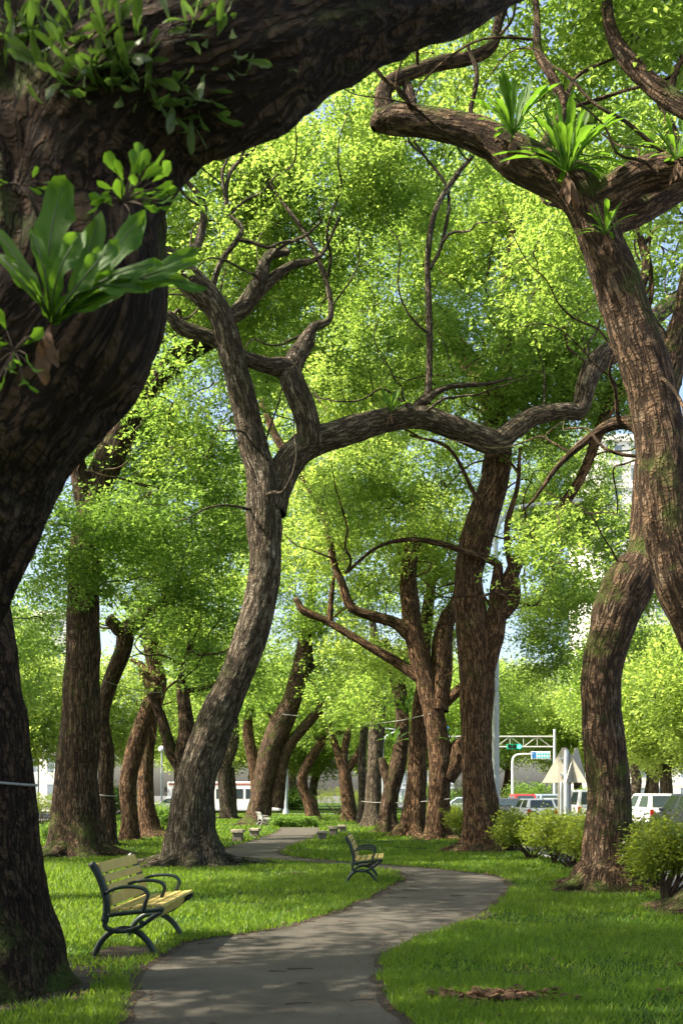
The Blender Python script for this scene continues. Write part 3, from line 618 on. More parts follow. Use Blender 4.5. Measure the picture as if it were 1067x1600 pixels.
C7, _ = tree('camphor_tree', 'pinkish trunk with a wide forked top at the far end of the lawn', 58,
    [(546,1282,30,0),(544,1255,22,0),(540,1220,20,0),(536,1195,18,0),(524,1165,11,0),(512,1135,8,0)], [[(540,1205,14,0),(556,1185,12,0),(562,1168,9,0)],[(536,1195,13,0),(540,1160,12,0),(548,1130,9,0),(560,1100,6,0)]],
    [(530,1110,0,60,35,3.5,.8),(500,1060,1,60,40,3.5,.7)], bark=BARK_RED, L=.21, crad=.85, sprays=16, nleaf=11, sides=24, step=.15, ridge=.02, seed=20)
C8, _ = tree('camphor_tree', 'crooked thin trunk above the clipped low hedge end', 60,
    [(490,1276,26,0),(484,1255,20,0),(474,1232,16,0),(474,1210,15,0),(486,1185,14,0),(502,1160,13,0),(510,1135,9,0)], [[(508,1155,9,0),(522,1148,7,0),(540,1142,5,0)],[(500,1158,8,0),(488,1145,7,0),(478,1130,5,0)]],
    [(490,1110,0,60,36,3,.8),(450,1080,1,60,40,3,.6),(500,1150,3,40,30,3,.5)], bark=BARK_RED, L=.21, crad=.85, sprays=16, nleaf=11, sides=24, step=.15, ridge=.02, seed=21)
L1, _ = tree('camphor_tree', 'small two-stemmed trunk in front of the white bus', 64,
    [(358,1280,30,0),(354,1255,22,0),(350,1220,20,0),(352,1195,20,0),(364,1165,17,0),(368,1130,11,0),(362,1090,7,0)], [[(364,1275,14,.3),(364,1240,12,.3),(362,1200,10,.3)],[(350,1200,9,0),(342,1170,7,0)]],
    [(350,1120,0,60,40,3.5,.8),(330,1150,1,40,30,3,.6)], bark=BARK_GREY, L=.22, crad=.9, sprays=16, nleaf=11, sides=24, step=.15, ridge=.02, seed=22)
L2, _ = tree('camphor_tree', 'curved orange limb rising behind the dark slanting trunk', 60,
    [(404,1284,26,0),(402,1250,20,0),(400,1215,18,0),(394,1180,18,0),(388,1145,17,0),(390,1110,12,0),(396,1070,8,0)], [], [(390,1090,0,50,40,3,.8)], leaf=LEAF_DK, bark=BARK_RED, L=.21, crad=.85, sprays=16, nleaf=11, sides=24, step=.15, ridge=.02, seed=23)
# unseen trees added beyond the left edge to shade the lawn and trunks
def wp(X, Z, Y0, w, Y=None):
    Y = Y or Y0; return (CX+X*F/Y, HOR-(Z-EYE)*F/Y, w*F/Y, Y-Y0)
def outside(c):
    px = c[:, 0]*F/np.maximum(c[:, 1], .3)+CX; py = HOR-(c[:, 2]-EYE)*F/np.maximum(c[:, 1], .3)
    return (px < -60) | above(c) | (c[:, 1] < 1) | ((px < 190) & (py < 430))
def shade_tree(label, X, Y, h, seed, lay=.5, r=4.5):
    tr = [wp(X, 0, Y, 1.1), wp(X, .8, Y, .8), wp(X+.3, 3, Y, .7), wp(X+.1, 6, Y, .6), wp(X+.6, 8.5, Y, .4), wp(X+.4, h, Y, .12)]
    lm = [[wp(X+.1, 5.5, Y, .4), wp(X+1.4, 7.2, Y, .3), wp(X+2.8, 8.6, Y, .15)], [wp(X+.1, 6, Y, .4), wp(X-1.6, 7.6, Y, .3), wp(X-2.8, 9.5, Y, .12)]]
    c = wp(X+.3, h*.78, Y, 1); s_ = F/Y
    return tree('camphor_tree', label, Y, tr, lm, [(c[0], c[1], 0, r*s_, h*.22*s_, r, lay)], L=.15, crad=.7, sprays=16, nleaf=11, sides=24, step=.2, seed=seed, keep=outside)
shade_tree('unseen tree added for shade on the lawn outside the left edge, beyond the yellow bench', -6.6, 14.0, 14, 24, 1.0, 4.8)
shade_tree('unseen tree added for shade on the lawn outside the left edge, before the yellow bench', -7.4, 5.0, 12, 25, 1.0, 4.6)
shade_tree('unseen tree added for shade outside the left edge level with the grey leaning tree', -11.5, 21.5, 14, 26, 1.1, 4.4)
shade_tree('unseen tree added for shade outside the left edge level with the thick straight trunk', -15.0, 28, 14, 27, .6, 4.4)

# --------------------------------------------------------------- far trees across the streets (shared meshes, copied)
def far_variant(seed, h, w, leaf, bark):
    rng = np.random.default_rng(seed)
    base = np.array((0., 0., 0.))
    tr = [(0, 0, -.1), (.15, 0, 1.2), (-.1, .1, 2.6), (.25, 0, 4.0), (.1, .1, h*.55), (0, 0, h*.8)]
    v, f, b, C, r = tube(np.array(tr)+rng.normal(size=(6, 3))*np.array((.25, .2, 0))*np.array([0, .4, 1, 1, 1, 1])[:, None], [.55, .40, .36, .32, .2, .08], sides=20, step=.2, ridge=.03, seed=seed, lobes=.25)
    out = [('trunk', npmesh('trunk', v, f, bark, True, {'bark': b}))]; tri_fix(out[0][1]); nodes = list(C[8:])
    for k in range(4):
        a = k*1.6+rng.random(); z0 = 3.2+k*.7; d = np.array((math.cos(a), math.sin(a)*.8, 0)); c0 = C[np.argmin(abs(C[:, 2]-z0))]
        P = [c0, c0+d*.9+(0, 0, .7), c0+d*1.9+(0, 0, 1.3+rng.random()*.6), c0+d*(2.6+rng.random())+(0, 0, 2.6+rng.random())]
        v, f, b, C2, r = tube(P, [.2, .15, .11, .05], sides=12, step=.2, ridge=.015, seed=seed+k)
        out.append(('limb', npmesh('limb', v, f, bark, True, {'bark': b}))); tri_fix(out[-1][1]); nodes += list(C2)
    n = 240
    g = rng.normal(size=(n*3, 3)); g /= np.linalg.norm(g, axis=1, keepdims=True); g *= rng.random((n*3, 1))**.4
    c = np.array((0, 0, h*.63))+g*np.array((w, w, h*.37)); c = c[fbm(c*.35+seed, 2) > .38][:n]
    v, f = leaf_block(c, 17, 14, .95*(.75+.7*rng.random(len(c))), .24, .6, True)
    out.append(('crown', npmesh('crown', v, f, leaf)))
    v, f = attach(nodes, c, .02); out.append(('branches', npmesh('branches', v, f, TWIG, True)))
    return out
VAR = [far_variant(41, 13, 5.0, LEAF_YG, BARK_RED), far_variant(52, 15, 5.6, LEAF, BARK_GREY), far_variant(63, 11, 4.6, LEAF_YG, BARK_GREY)]
def far_tree(X, Y, z, vi, rot, sc, label, group):
    root = empty('street_tree', (X, Y, z), (0, 0, rot), label=label, cat='tree', group=group); root.scale = (sc, sc, sc)
    for nm, me in VAR[vi]:
        o = link(nm, me, root)
        if nm in ('crown', 'branches'): o['kind'] = 'stuff'
    return root
GR = 'trees across the right street'; GL = 'trees across the left street'; GF = 'trees beyond the cross street'
FAR = [
 # right side of the street
 (22.3, 36.0, 0, 0, .3, .95, 'street tree across the right street, closest to the right edge', GR),
 (22.2, 48.0, 1, 2, 1.2, 1.0, 'street tree just behind the white hatchback at the right', GR),
 (22.6, 59.0, 0, 0, 2.2, 1.0, 'street tree standing just right of the traffic sign backs', GR),
 (22.6, 71.0, 2, 1, .2, 1.1, 'street tree behind the queue of cars', GR),
 (24.0, 84.0, 1, 1, 3.2, 1.1, 'street tree right of the overhead sign truss post', GR),
 (30.0, 62.0, 1, 0, 4.2, 1.2, 'second-row tree with a tall crown behind the right street trees', GR),
 (29.0, 96.0, 2, 0, 5.0, 1.2, 'tree furthest down the right pavement', GR),
 (14.5, 104.0, 1, 1, .9, 1.0, 'round green tree under the overhead truss', GF),
 (9.0, 112.0, 0, 2, 1.9, 1.1, 'sunlit tree beyond the crossing, left of the signal pole', GF),
 (2.5, 100.0, 1, 1, .4, 1.0, 'tree on the far median straight ahead', GF),
 (-3.0, 106.0, 2, 0, .6, 1.1, 'tree on the far median above the low clipped hedge', GF),
 (-8.5, 99.0, 0, 2, 2.6, 1.0, 'tree behind the white bus roof', GF),
 (-14.0, 104.0, 1, 1, 2.1, 1.1, 'dark tree left of the white bus', GF),
 (-21.0, 92.0, 0, 0, 1.1, 1.1, 'sunlit tree behind the reddish pair of trunks', GL),
 (-23.0, 60.0, 1, 2, .2, 1.0, 'pale sunlit tree seen between the two nearest left trunks', GL),
 (-24.0, 74.0, 2, 0, 3.3, 1.1, 'light green tree left of the thick straight trunk', GL),
 (-30.0, 84.0, 1, 1, 4.0, 1.2, 'tree in the second row across the left street', GL),
 (-28.5, 50.0, 0, 1, 2.4, 1.1, 'tree across the left street nearest the left edge', GL),
 (12.0, 118.0, 1, 1, 2.2, 1.2, 'tree just right of the truss middle, far off', GF),
 (25.0, 108.0, 2, 0, 1.2, 1.2, 'far tree between the sign post and the mossy trunk', GF),
 (34.0, 76.0, 0, 2, .2, 1.3, 'tall second-row tree at the far right', GR),
 (33.0, 110.0, 1, 1, 3.2, 1.3, 'far tree filling the gap at the right edge', GR),
 (6.0, 125.0, 2, 1, 2.4, 1.4, 'tall hazy tree far beyond the crossing', GF),
 (-6.0, 130.0, 1, 0, 1.4, 1.4, 'tall hazy tree far behind the low hedge', GF),
 (20.0, 124.0, 0, 1, 1.4, 1.4, 'tall hazy tree far behind the queue of cars', GF),
 (-18.0, 128.0, 2, 1, .4, 1.4, 'tall hazy tree far left of the bus', GF),
]
for X, Y, vi, r_, rot, sc, lb, g in FAR: far_tree(X, Y, -.05, vi, rot+r_, sc, lb, g)

# --------------------------------------------------------------- shrubs and hedge
def shrub(name, label, X, Y, w, h, seed, group='roadside shrubs', leaf=SHRUB, n=46, cat='shrub', z0=.46):
    rng = np.random.default_rng(seed); root = empty(name, (X, Y, 0), label=label, cat=cat, group=group)
    g = rng.normal(size=(n, 3)); g /= np.linalg.norm(g, axis=1, keepdims=True); g *= rng.random((n, 1))**.4
    c = np.array((0, 0, h*(z0+.30)))+g*np.array((w, w, h*.30)); c[:, 2] += .16*h*(vnoise(np.c_[c[:, :2]*3.2+seed, np.zeros(n)])-.5)*2; c[:, 2] = np.maximum(c[:, 2], h*z0*.8)
    v, f = leaf_block(c, 13, 12, .11+.13*rng.random(n), .066, .7, True); link('foliage', npmesh('foliage', v, f, leaf), root)
    st = []
    VV = []; FF = []; nv = 0
    for k in range(15):
        a = rng.random()*6.28; t = c[rng.integers(n)]
        P = [(math.cos(a)*.07, math.sin(a)*.07, -.03), (t[0]*.4+rng.normal()*.05, t[1]*.4+rng.normal()*.05, h*.22), (t[0]*.8, t[1]*.8, h*.42), tuple(t)]
        v, f, b, C, r = tube(P, [.020, .016, .012, .006], sides=6, step=.12, ridge=0, seed=k); st.append(npmesh('stem', v, f, TWIG, True)); tri_fix(st[-1])
    for s in st: link('stem', s, root)
    return root
shrub('shrub', 'yellow-green shrub with bare stems right of the buttressed trunk', 4.35, 23.4, .92, 1.0, 1, n=84)
shrub('shrub', 'yellow-green shrub directly below the triangular sign backs', 4.75, 21.0, .75, .96, 2, n=70)
shrub('shrub', 'low twiggy shrub in the gap between the sign post and the dark trunk', 4.75, 19.2, .52, .92, 3, n=44)
shrub('shrub', 'shrub with reddish stems at the right side of the mossy elbow trunk', 5.0, 17.0, .58, 1.0, 4, n=54)
shrub('shrub', 'dark leafy shrub nearest the camera at the right edge', 4.55, 14.3, .52, .98, 5, n=54)
shrub('shrub', 'shrub half hidden behind the root flare at the right edge', 5.0, 12.6, .45, .85, 6, n=34)
shrub('shrub', 'shrub filling the hedge just left of the sign post foot', 4.6, 22.1, .6, 1.0, 21, n=50)
shrub('shrub', 'shrub touching the left side of the mossy elbow trunk', 4.85, 18.3, .5, .95, 22, n=44)
shrub('shrub', 'shrub between the mossy elbow trunk and the right-edge shrub', 4.9, 15.7, .5, 1.0, 23, n=46)
shrub('shrub', 'twiggy shrub directly behind the big buttressed trunk', 4.55, 26.8, .55, 1.0, 7)
shrub('shrub', 'shrub in the gap between the burled trunk and the buttressed trunk', 3.95, 33.2, .62, 1.0, 8)
shrub('shrub', 'roadside shrub behind the lit forked trunk', 4.1, 36.5, .6, 1.0, 9)
shrub('shrub', 'roadside shrub furthest along the kerb behind the leaning reddish trunk', 3.9, 40.5, .65, 1.0, 10)
shrub('shrub', 'bush beside the foot of the reddish twin trunks', -7.6, 41, .7, 1.1, 11, group='bushes on the left lawn')
shrub('shrub', 'dark bush left of the grey leaning trunk base', -6.6, 38, .6, 1.1, 12, group='bushes on the left lawn', leaf=LEAF_DK)
shrub('shrub', 'pale bush between the leftmost trunk and the thick straight trunk', -13.4, 46, 1.0, 1.5, 13, group='bushes on the left lawn')
shrub('shrub', 'low dark bush at the left foot of the thick straight trunk', -7.6, 27.5, .45, .7, 14, group='bushes on the left lawn', leaf=LEAF_DK)
shrub('shrub', 'sunny bush at the far end of the lawn right of the low hedge', -.3, 74, 1.6, 1.9, 15, group='bushes at the far end', n=60)
shrub('shrub', 'wide bush at the far end behind the pinkish forked trunk', 1.6, 76, 1.5, 1.7, 16, group='bushes at the far end', n=60)
shrub('shrub', 'bush at the far end behind the slender grey trunk', 3.2, 72, 1.2, 1.5, 17, group='bushes at the far end', n=60)
FB = [(8.5, 96, 2.4, 2.6, 'low bush under the overhead truss'), (13, 99, 2.6, 2.8, 'wide bush behind the queue of cars'), (17.5, 97, 2.4, 3.0, 'bush behind the curved-arm sign pole'), (22.5, 92, 2.2, 2.6, 'bush at the foot of the truss post'),
      (-5, 97, 2.2, 2.2, 'bush on the far median left of the white lamp post'), (-11, 97, 2.4, 2.4, 'bush behind the bus'), (-19, 88, 2.2, 2.4, 'bush across the left street behind the reddish trunks'), (-25, 66, 2.0, 2.2, 'bush across the left street beside the thick straight trunk'), (26, 52, 1.8, 2.2, 'bush on the right pavement behind the white hatchback'), (24.5, 66, 1.8, 2.2, 'bush on the right pavement behind the sign post')]
for i, (X, Y, w, h, lb) in enumerate(FB):
    rng = np.random.default_rng(700+i); root = empty('bush', (X, Y, -.05), label=lb, cat='bush', group='bushes across the streets'); n = 60
    g = rng.normal(size=(n, 3)); g /= np.linalg.norm(g, axis=1, keepdims=True); g *= rng.random((n, 1))**.4
    c = np.array((0, 0, h*.5))+g*np.array((w, w*.7, h*.5)); v, f = leaf_block(c, 10, 12, np.full(n, .5), .20, .7, True); link('foliage', npmesh('foliage', v, f, LEAF if i % 2 else LEAF_DK), root)['kind'] = 'stuff'
    for k in range(4):
        v, f, b, C, r = tube([(rng.normal()*.2, 0, -.1), (rng.normal()*.4, 0, h*.3), (rng.normal()*w*.5, 0, h*.6)], [.07, .06, .03], sides=6, step=.3, ridge=0); me = npmesh('stem', v, f, TWIG, True); tri_fix(me); link('stem', me, root)
def clipped_hedge():
    X0, Y0 = (421-CX)*47.5/F, 47.5; X1 = (497-CX)*47.5/F
    root = empty('clipped_hedge', ((X0+X1)/2, Y0+.3, 0), label='low clipped dark green hedge beside the white bench', cat='hedge')
    n = 230; hw = (X1-X0)/2
    c = np.c_[R.uniform(-hw+.1, hw-.1, n), R.uniform(-.4, .4, n), R.uniform(.05, .42, n)]
    v, f = leaf_block(c, 9, 9, np.full(n, .12), .06, .8); v[:, 2] = np.minimum(v[:, 2], .50+.02*R.random(len(v)))
    link('foliage', npmesh('foliage', v, f, LEAF_DK), root)
    for k in range(9):
        v, f, b, C, r = tube([(-hw+.15+k*(2*hw-.3)/8, 0, -.03), (-hw+.17+k*(2*hw-.3)/8, .03, .2), (-hw+.13+k*(2*hw-.3)/8, .05, .42)], [.03, .025, .01], sides=6, step=.1, ridge=0)
        me = npmesh('stem', v, f, TWIG, True); tri_fix(me); link('stem', me, root)
clipped_hedge()

# --------------------------------------------------------------- park benches
def bar(pts, w, t, mat_, name='bar', bev=.006):
    "flat iron bar following 2-D side outline pts (d, z); w = width across x, t = depth of the section"
    p = np.array(pts, float); C, r, s = cr_resample(np.c_[p, np.zeros(len(p))], np.full(len(p), 1.), .03)
    C = C[:, :2]; T = np.gradient(C, axis=0); T /= np.linalg.norm(T, axis=1)[:, None]; N = np.c_[-T[:, 1], T[:, 0]]
    a, b = C+N*t/2, C-N*t/2; n = len(C); v = []; f = []
    e = .3*w
    prof = lambda i: [(-w/2, *(a[i]-N[i]*t*.18)), (-w/2+e*.5, *a[i]), (w/2-e*.5, *a[i]), (w/2, *(a[i]-N[i]*t*.18)), (w/2, *(b[i]+N[i]*t*.18)), (w/2-e*.5, *b[i]), (-w/2+e*.5, *b[i]), (-w/2, *(b[i]+N[i]*t*.18))]
    for i in range(n): v += prof(i)
    for i in range(n-1):
        for j in range(8): f.append((i*8+j, i*8+(j+1) % 8, i*8+8+(j+1) % 8, i*8+8+j))
    f.append(tuple(range(7, -1, -1))); f.append(tuple((n-1)*8+j for j in range(8)))
    return v, f
def join_bars(bars, name, mat_):
    v = []; f = []
    for bv, bf in bars:
        o = len(v); v += bv; f += [tuple(i+o for i in q) for q in bf]
    me = pymesh(name, v, f, mat_, True); return me
LB = 1.42
def make_bench(label, loc, rotz, iron=IRON, slatm=SLAT, sc=1.0):
    # local x = length, y = forward (seat front), z = up
    root = empty('park_bench', loc, (0, 0, rotz), label=label, cat='bench', group='park benches'); root.scale = (sc, sc, sc)
    leg = join_bars([bar([(-.07, -.02), (-.045, .07), (.02, .17), (.11, .235), (.22, .255), (.33, .225), (.42, .15), (.475, .06), (.49, -.02)], .055, .05, iron)], 'leg', iron)
    frame = join_bars([
        bar([(.06, .36), (.05, .30), (.08, .265), (.16, .245), (.26, .25), (.36, .28), (.44, .33), (.50, .38), (.58, .425)], .045, .042, iron),
        bar([(.05, .33), (.065, .40), (.07, .50), (.05, .60), (.01, .72), (-.04, .82), (-.075, .875)], .05, .062, iron),
        bar([(.075, .39), (.18, .405), (.32, .42), (.46, .435), (.57, .45), (.60, .44)], .05, .042, iron)], 'side_frame', iron)
    arm = join_bars([bar([(.05, .575), (.10, .615), (.20, .645), (.33, .65), (.42, .63), (.455, .585), (.445, .54), (.425, .49), (.415, .43)], .05, .032, iron)], 'armrest', iron)
    bolt = bmesh.new(); bmesh.ops.create_cone(bolt, cap_ends=True, segments=12, radius1=.026, radius2=.02, depth=.02, matrix=Matrix.Rotation(math.pi/2, 4, 'Y')); bolt = bm_mesh('bolt', bolt, iron)
    for s in (-1, 1):
        link('leg', leg, root, (s*(LB/2-.10), 0, 0))
        fr = link('side_frame', frame, root, (s*(LB/2), 0, 0))
        for q in ((.06, .345), (.40, .325)): link('bolt', bolt, fr, (s*.03, q[0], q[1]))
        link('armrest', arm, root, (s*(LB/2), 0, .003))
    link('armrest', arm, root, (0, 0, .003))
    for s in (-.38, .38):
        rb = join_bars([bar([(.10, .385), (.07, .45), (.062, .52), (.03, .66), (-.01, .76), (-.055, .85)], .05, .012, iron)], 'back_support', iron)
        link('back_support', rb, root, (s, -.012, 0))
    # back slats
    pts = [(.078, .53, .11), (.050, .632, .075), (.016, .724, .075), (-.030, .822, .10)]
    for d, z, hgt in pts:
        me = box_mesh('slat', (-LB/2+.03, -.014, -hgt/2), (LB/2-.03, .014, hgt/2), slatm, bevel=.009)
        link('slat', me, root, (0, d+.022, z), (.36 if z > .6 else .16, 0, 0))
    for d, z, w in ((.13, .428, .085), (.235, .440, .085), (.34, .452, .085), (.445, .464, .085), (.555, .472, .10)):
        me = box_mesh('slat', (-LB/2+.02, -w/2, -.015), (LB/2-.02, w/2, .015), slatm, bevel=.011)
        link('slat', me, root, (0, d, z+.008), (.11, 0, 0))
    me = box_mesh('slat', (-LB/2+.02, -.04, -.014), (LB/2-.02, .04, .014), slatm, bevel=.01)
    link('slat', me, root, (0, .49, .375), (1.1, 0, 0))
    return root
# near bench: faces the path (+X); local y forward -> world +X, so rotate by -90 degrees
make_bench('larger yellow-slatted park bench with dark iron arms in the left foreground', (-2.20, 10.15, 0), math.radians(-92.5))
make_bench('yellow-slatted park bench on the grass tip inside the path bend, mid distance', (.17, 17.75, 0), math.radians(-93), sc=.92)
make_bench('small white bench far off at the foot of the dark slanting trunk', (-3.95, 49.3, 0), math.radians(-75), GREYW, GREYW, .78)

# --------------------------------------------------------------- stone stools
def stool(label, px, py, w, h):
    p = gnd(px, py); s = F/p[1]; root = empty('stone_stool', p, (0, 0, random.uniform(-.2, .2)), label=label, cat='stool', group='stone stools by the path')
    ww = w/s/2; hh = h/s
    bm = bmesh.new(); add_box(bm, (-ww*.82, -ww*.8, -.03), (ww*.82, ww*.8, hh*.72))
    for v in bm.verts:
        if v.co.z < 0: v.co.x *= .88; v.co.y *= .88
    link('base', bm_mesh('base', bm, STONE_D, bevel=.02), root)
    link('seat', box_mesh('seat', (-ww, -ww, hh*.722), (ww, ww, hh), STONE, bevel=.02), root)
stool('pale stone stool on the left lawn, nearer of the two left of the path', 372, 1315, 19, 19)
stool('dark stone stool on the left lawn, farther of the two left of the path', 398, 1309, 16, 15)
stool('sunlit stone stool right of the path, nearest to the small bench', 503, 1312, 18, 14)
stool('middle stone stool of the three right of the path', 521, 1306, 15, 15)
stool('farthest dark stone stool of the three right of the path', 535, 1301, 14, 12)

# --------------------------------------------------------------- grass, litter
for i, (x, y, r) in enumerate(SOILS):
    if y > 70 or abs(x) > 18: continue
    n = 40; th = np.linspace(0, 2*np.pi, n, endpoint=False); rr = r*(1.0+.45*(vnoise(np.c_[np.cos(th)*2+i*7, np.sin(th)*2, np.zeros(n)])-.3))
    me = pymesh('soil', [(math.cos(a)*q, math.sin(a)*q, 0) for a, q in zip(th, rr)], [tuple(range(n))], SOIL)
    o = link('soil', me, None, (x, y, .0035)); o['kind'] = 'structure'
def soil_patch(x, y, rx, ry, seed):
    n = 48; th = np.linspace(0, 2*np.pi, n, endpoint=False); q = 1+.5*(vnoise(np.c_[np.cos(th)*2+seed, np.sin(th)*2, np.zeros(n)])-.5)
    me = pymesh('soil', [(math.cos(a)*rx*k, math.sin(a)*ry*k, 0) for a, k in zip(th, q)], [tuple(range(n))], SOIL)
    o = link('soil', me, None, (x, y, .0037)); o['kind'] = 'structure'
PIT = gnd(772, 1564); soil_patch(PIT[0], PIT[1], .42, .20, 3); soil_patch(-2.05, 9.75, .32, .45, 5)
def grass(n, y0, y1, name, hgt, wid, seed):
    rng = np.random.default_rng(seed)
    Y = y0*np.exp(rng.random(n)*math.log(y1/y0)); X = (rng.random(n)-.5)*(.74*Y+.8)
    k = (X < KX-.2) & (X > KXL+.2) & ~in_path(X+rng.normal(size=n)*.02, Y+rng.normal(size=n)*.03)
    for (x, y, r) in SOILS: k &= ((X-x)**2+(Y-y)**2 > (r*(.8+.3*rng.random(n)))**2)
    k &= (((X-PIT[0])/.40)**2+((Y-PIT[1])/.20)**2 > .6+.5*rng.random(n)) & (((X+2.05)/.3)**2+((Y-9.75)/.45)**2 > .5+.7*rng.random(n))
    dens = fbm(np.c_[X*.9, Y*.9, np.zeros(n)], 3); k &= rng.random(n) < np.clip((dens-.26)*4, .15, 1)
    X, Y, dens = X[k], Y[k], dens[k]; n = len(X)
    h = (hgt+.0011*Y)*(.5+.75*rng.random(n))*(.6+.8*dens); w = (wid+.00042*Y)*(.7+.6*rng.random(n))
    a = rng.random(n)*6.283; sx, sy = np.cos(a)*w, np.sin(a)*w
    la = rng.random(n)*6.283; lean = h*(.25+.75*rng.random(n)); lx, ly = np.cos(la)*lean, np.sin(la)*lean
    v = np.empty((n, 4, 3))
    v[:, 0] = np.c_[X-sx, Y-sy, np.zeros(n)]; v[:, 1] = np.c_[X+sx, Y+sy, np.zeros(n)]
    v[:, 2] = np.c_[X+lx*.35+sx*.8, Y+ly*.35+sy*.8, h*.6]; v[:, 3] = np.c_[X+lx, Y+ly, h]
    o = link(name, npmesh(name, v[:, [0, 1, 3]].reshape(-1, 3), np.arange(n*3).reshape(-1, 3), GRASS))
    return o
tag(grass(330000, 5.2, 26, 'grass', .058, .0050, 1), 'short bright green lawn grass', 'grass', kind='stuff')
tag(grass(110000, 24, 80, 'grass', .05, .012, 2), 'short lawn grass farther along the path', 'grass', kind='stuff')

def litter(name, pts, L, m, label, curl=.5, z=.012, kind='stuff'):
    n = len(pts); V = np.empty((n, 6, 3)); a = R.random(n)*6.283; ll = L*(.6+.8*R.random(n)); c, s = np.cos(a), np.sin(a)
    q = np.array([(-.5, 0), (-.1, .26), (.25, .20), (.5, 0), (.25, -.2), (-.1, -.26)])
    for k in range(6):
        u, w = q[k]*1.0; V[:, k, 0] = pts[:, 0]+(u*c-w*s)*ll; V[:, k, 1] = pts[:, 1]+(u*s+w*c)*ll
        V[:, k, 2] = pts[:, 2]+z+ll*curl*(abs(w)*1.2+abs(u)*.5)*R.random(n)
    o = link(name, npmesh(name, V.reshape(-1, 3), np.arange(n*6).reshape(-1, 6), m)); return tag(o, label, 'leaves', kind=kind)
n = 230; g = R.normal(size=(n, 2))*np.array((.25, .085)); P3 = np.c_[PIT[0]+g[:, 0]*1.0, PIT[1]+g[:, 1], R.random(n)*.05]
litter('leaf_pile', P3, .085, DEAD, 'brown dead leaves lying in a bare hollow of the near grass', 1.0)
e = PATH2[(PATH2[:, 1] > 5) & (PATH2[:, 1] < 30)]; e = e[R.integers(0, len(e), 1500)]+R.normal(size=(1500, 2))*.13
litter('leaf_litter', np.c_[e, np.full(len(e), .004)], .045, DEAD, 'small dry leaves gathered along the path edges', .6)
q = np.c_[R.uniform(-1.6, 1.8, 260), R.uniform(6, 20, 260)]; q = q[in_path(q[:, 0], q[:, 1])]
litter('leaf_litter', np.c_[q, np.full(len(q), .004)], .04, DEAD, 'a few dry leaves scattered over the path', .5)
def twig_bits():
    n = 60; q = np.c_[R.uniform(-1.8, 1.8, n), R.uniform(6.3, 17, n)]; q = q[in_path(q[:, 0], q[:, 1])]; VV = []; FF = []; nv = 0
    for x, y in q:
        a = R.normal()*.5; l_ = R.uniform(.08, .28); d = np.array((math.cos(a), math.sin(a), 0))*l_/2
        v, f, b, C, r = tube([(x-d[0], y-d[1], .012), (x, y+R.normal()*.012, .016), (x+d[0], y+d[1], .011)], [.005, .0045, .003], sides=4, step=.06, ridge=0, cap=False); VV.append(v); FF.append(f+nv); nv += len(v)
    o = link('twig_litter', npmesh('twig_litter', np.vstack(VV), np.vstack(FF), TWIG)); tag(o, 'small fallen twigs lying on the path', 'twigs', kind='stuff')
twig_bits()
q = np.c_[R.uniform(-5, 5, 900), R.uniform(6, 24, 900)]; q = q[~in_path(q[:, 0], q[:, 1]) & (q[:, 0] < 4.7)]
litter('leaf_litter', np.c_[q, R.random(len(q))*.03], .05, DEAD, 'dry leaves caught in the lawn grass', .8)
sx = np.vstack([np.c_[x+R.normal(size=60)*r*.8, y+R.normal(size=60)*r*.8] for x, y, r in SOILS if y < 40 and -13 < x < 5])
litter('leaf_litter', np.c_[sx, np.full(len(sx), .006)], .06, DEAD, 'dry leaves on the bare soil round the trunks', .7)
def edge_soil():
    P = PATH2; T = np.roll(P, -1, 0)-np.roll(P, 1, 0); T /= np.linalg.norm(T, axis=1)[:, None]+1e-9; N = np.c_[-T[:, 1], T[:, 0]]; n = len(P)
    q = np.c_[P*2.3, np.zeros(n)]; a = .02+.13*fbm(q, 3)**1.5*2; b = .03+.10*fbm(q+31, 3)
    V = np.vstack([np.c_[P+N*a[:, None], np.full(n, .0075)], np.c_[P-N*b[:, None], np.full(n, .0075)]])
    i = np.arange(n-1); ok = (np.linalg.norm(P[1:]-P[:-1], axis=1) < 1.2) & (P[1:, 1] < 45); i = i[ok]
    o = link('path_edge_soil', npmesh('path_edge_soil', V, np.stack([i, i+1, i+1+n, i+n], 1), SOIL)); o['kind'] = 'structure'
edge_soil()

# --------------------------------------------------------------- ferns and plants growing on the trunks
def frond_mesh(base, tip, width, bow, face, name='frond', wavy=.06, seed=0, segs=20, tipw=.25):
    "strap leaf from base to tip (world offsets), bow = mid offset, face = rough facing of the blade"
    base, tip, bow, face = map(lambda q: np.array(q, float), (base, tip, bow, face)); rng = np.random.default_rng(seed)
    t = np.linspace(0, 1, segs+1)[:, None]; C = base*(1-t)+tip*t+bow*(4*t*(1-t))
    T = np.gradient(C, axis=0); T /= np.linalg.norm(T, axis=1)[:, None]; S = np.cross(T, face); S /= np.linalg.norm(S, axis=1)[:, None]; N = np.cross(S, T)
    tt = t[:, 0]; w = width*.5*np.minimum(1, .10+1.55*tt**1.25)*np.sqrt(np.clip(1-np.clip((tt-.6)/.4, 0, 1)**2.4, 0, 1)*.97+.0009); face = face+rng.normal(size=3)*.35
    ph = rng.random()*6; rows = []
    for k, u in enumerate((-1, -.5, 0, .5, 1)):
        wob = wavy*width*(np.sin(tt*15+ph+k*1.3)+.6*np.sin(tt*27+ph*3+k*2.1))*abs(u)*1.5; fold = -.30*(1-abs(u))*w
        rows.append(C+S*(u*w*(1+.12*np.sin(tt*23+ph*2+k)))[:, None]+N*(fold+wob)[:, None])
    V = np.stack(rows, 1).reshape(-1, 3); f = []
    for i in range(segs):
        for k in range(4): f.append((i*5+k, i*5+k+1, i*5+5+k+1, i*5+5+k))
    return npmesh(name, V, np.array(f), FERN, True)
RIBM = mat('fern_midrib', (.018, .035, .006), .6)
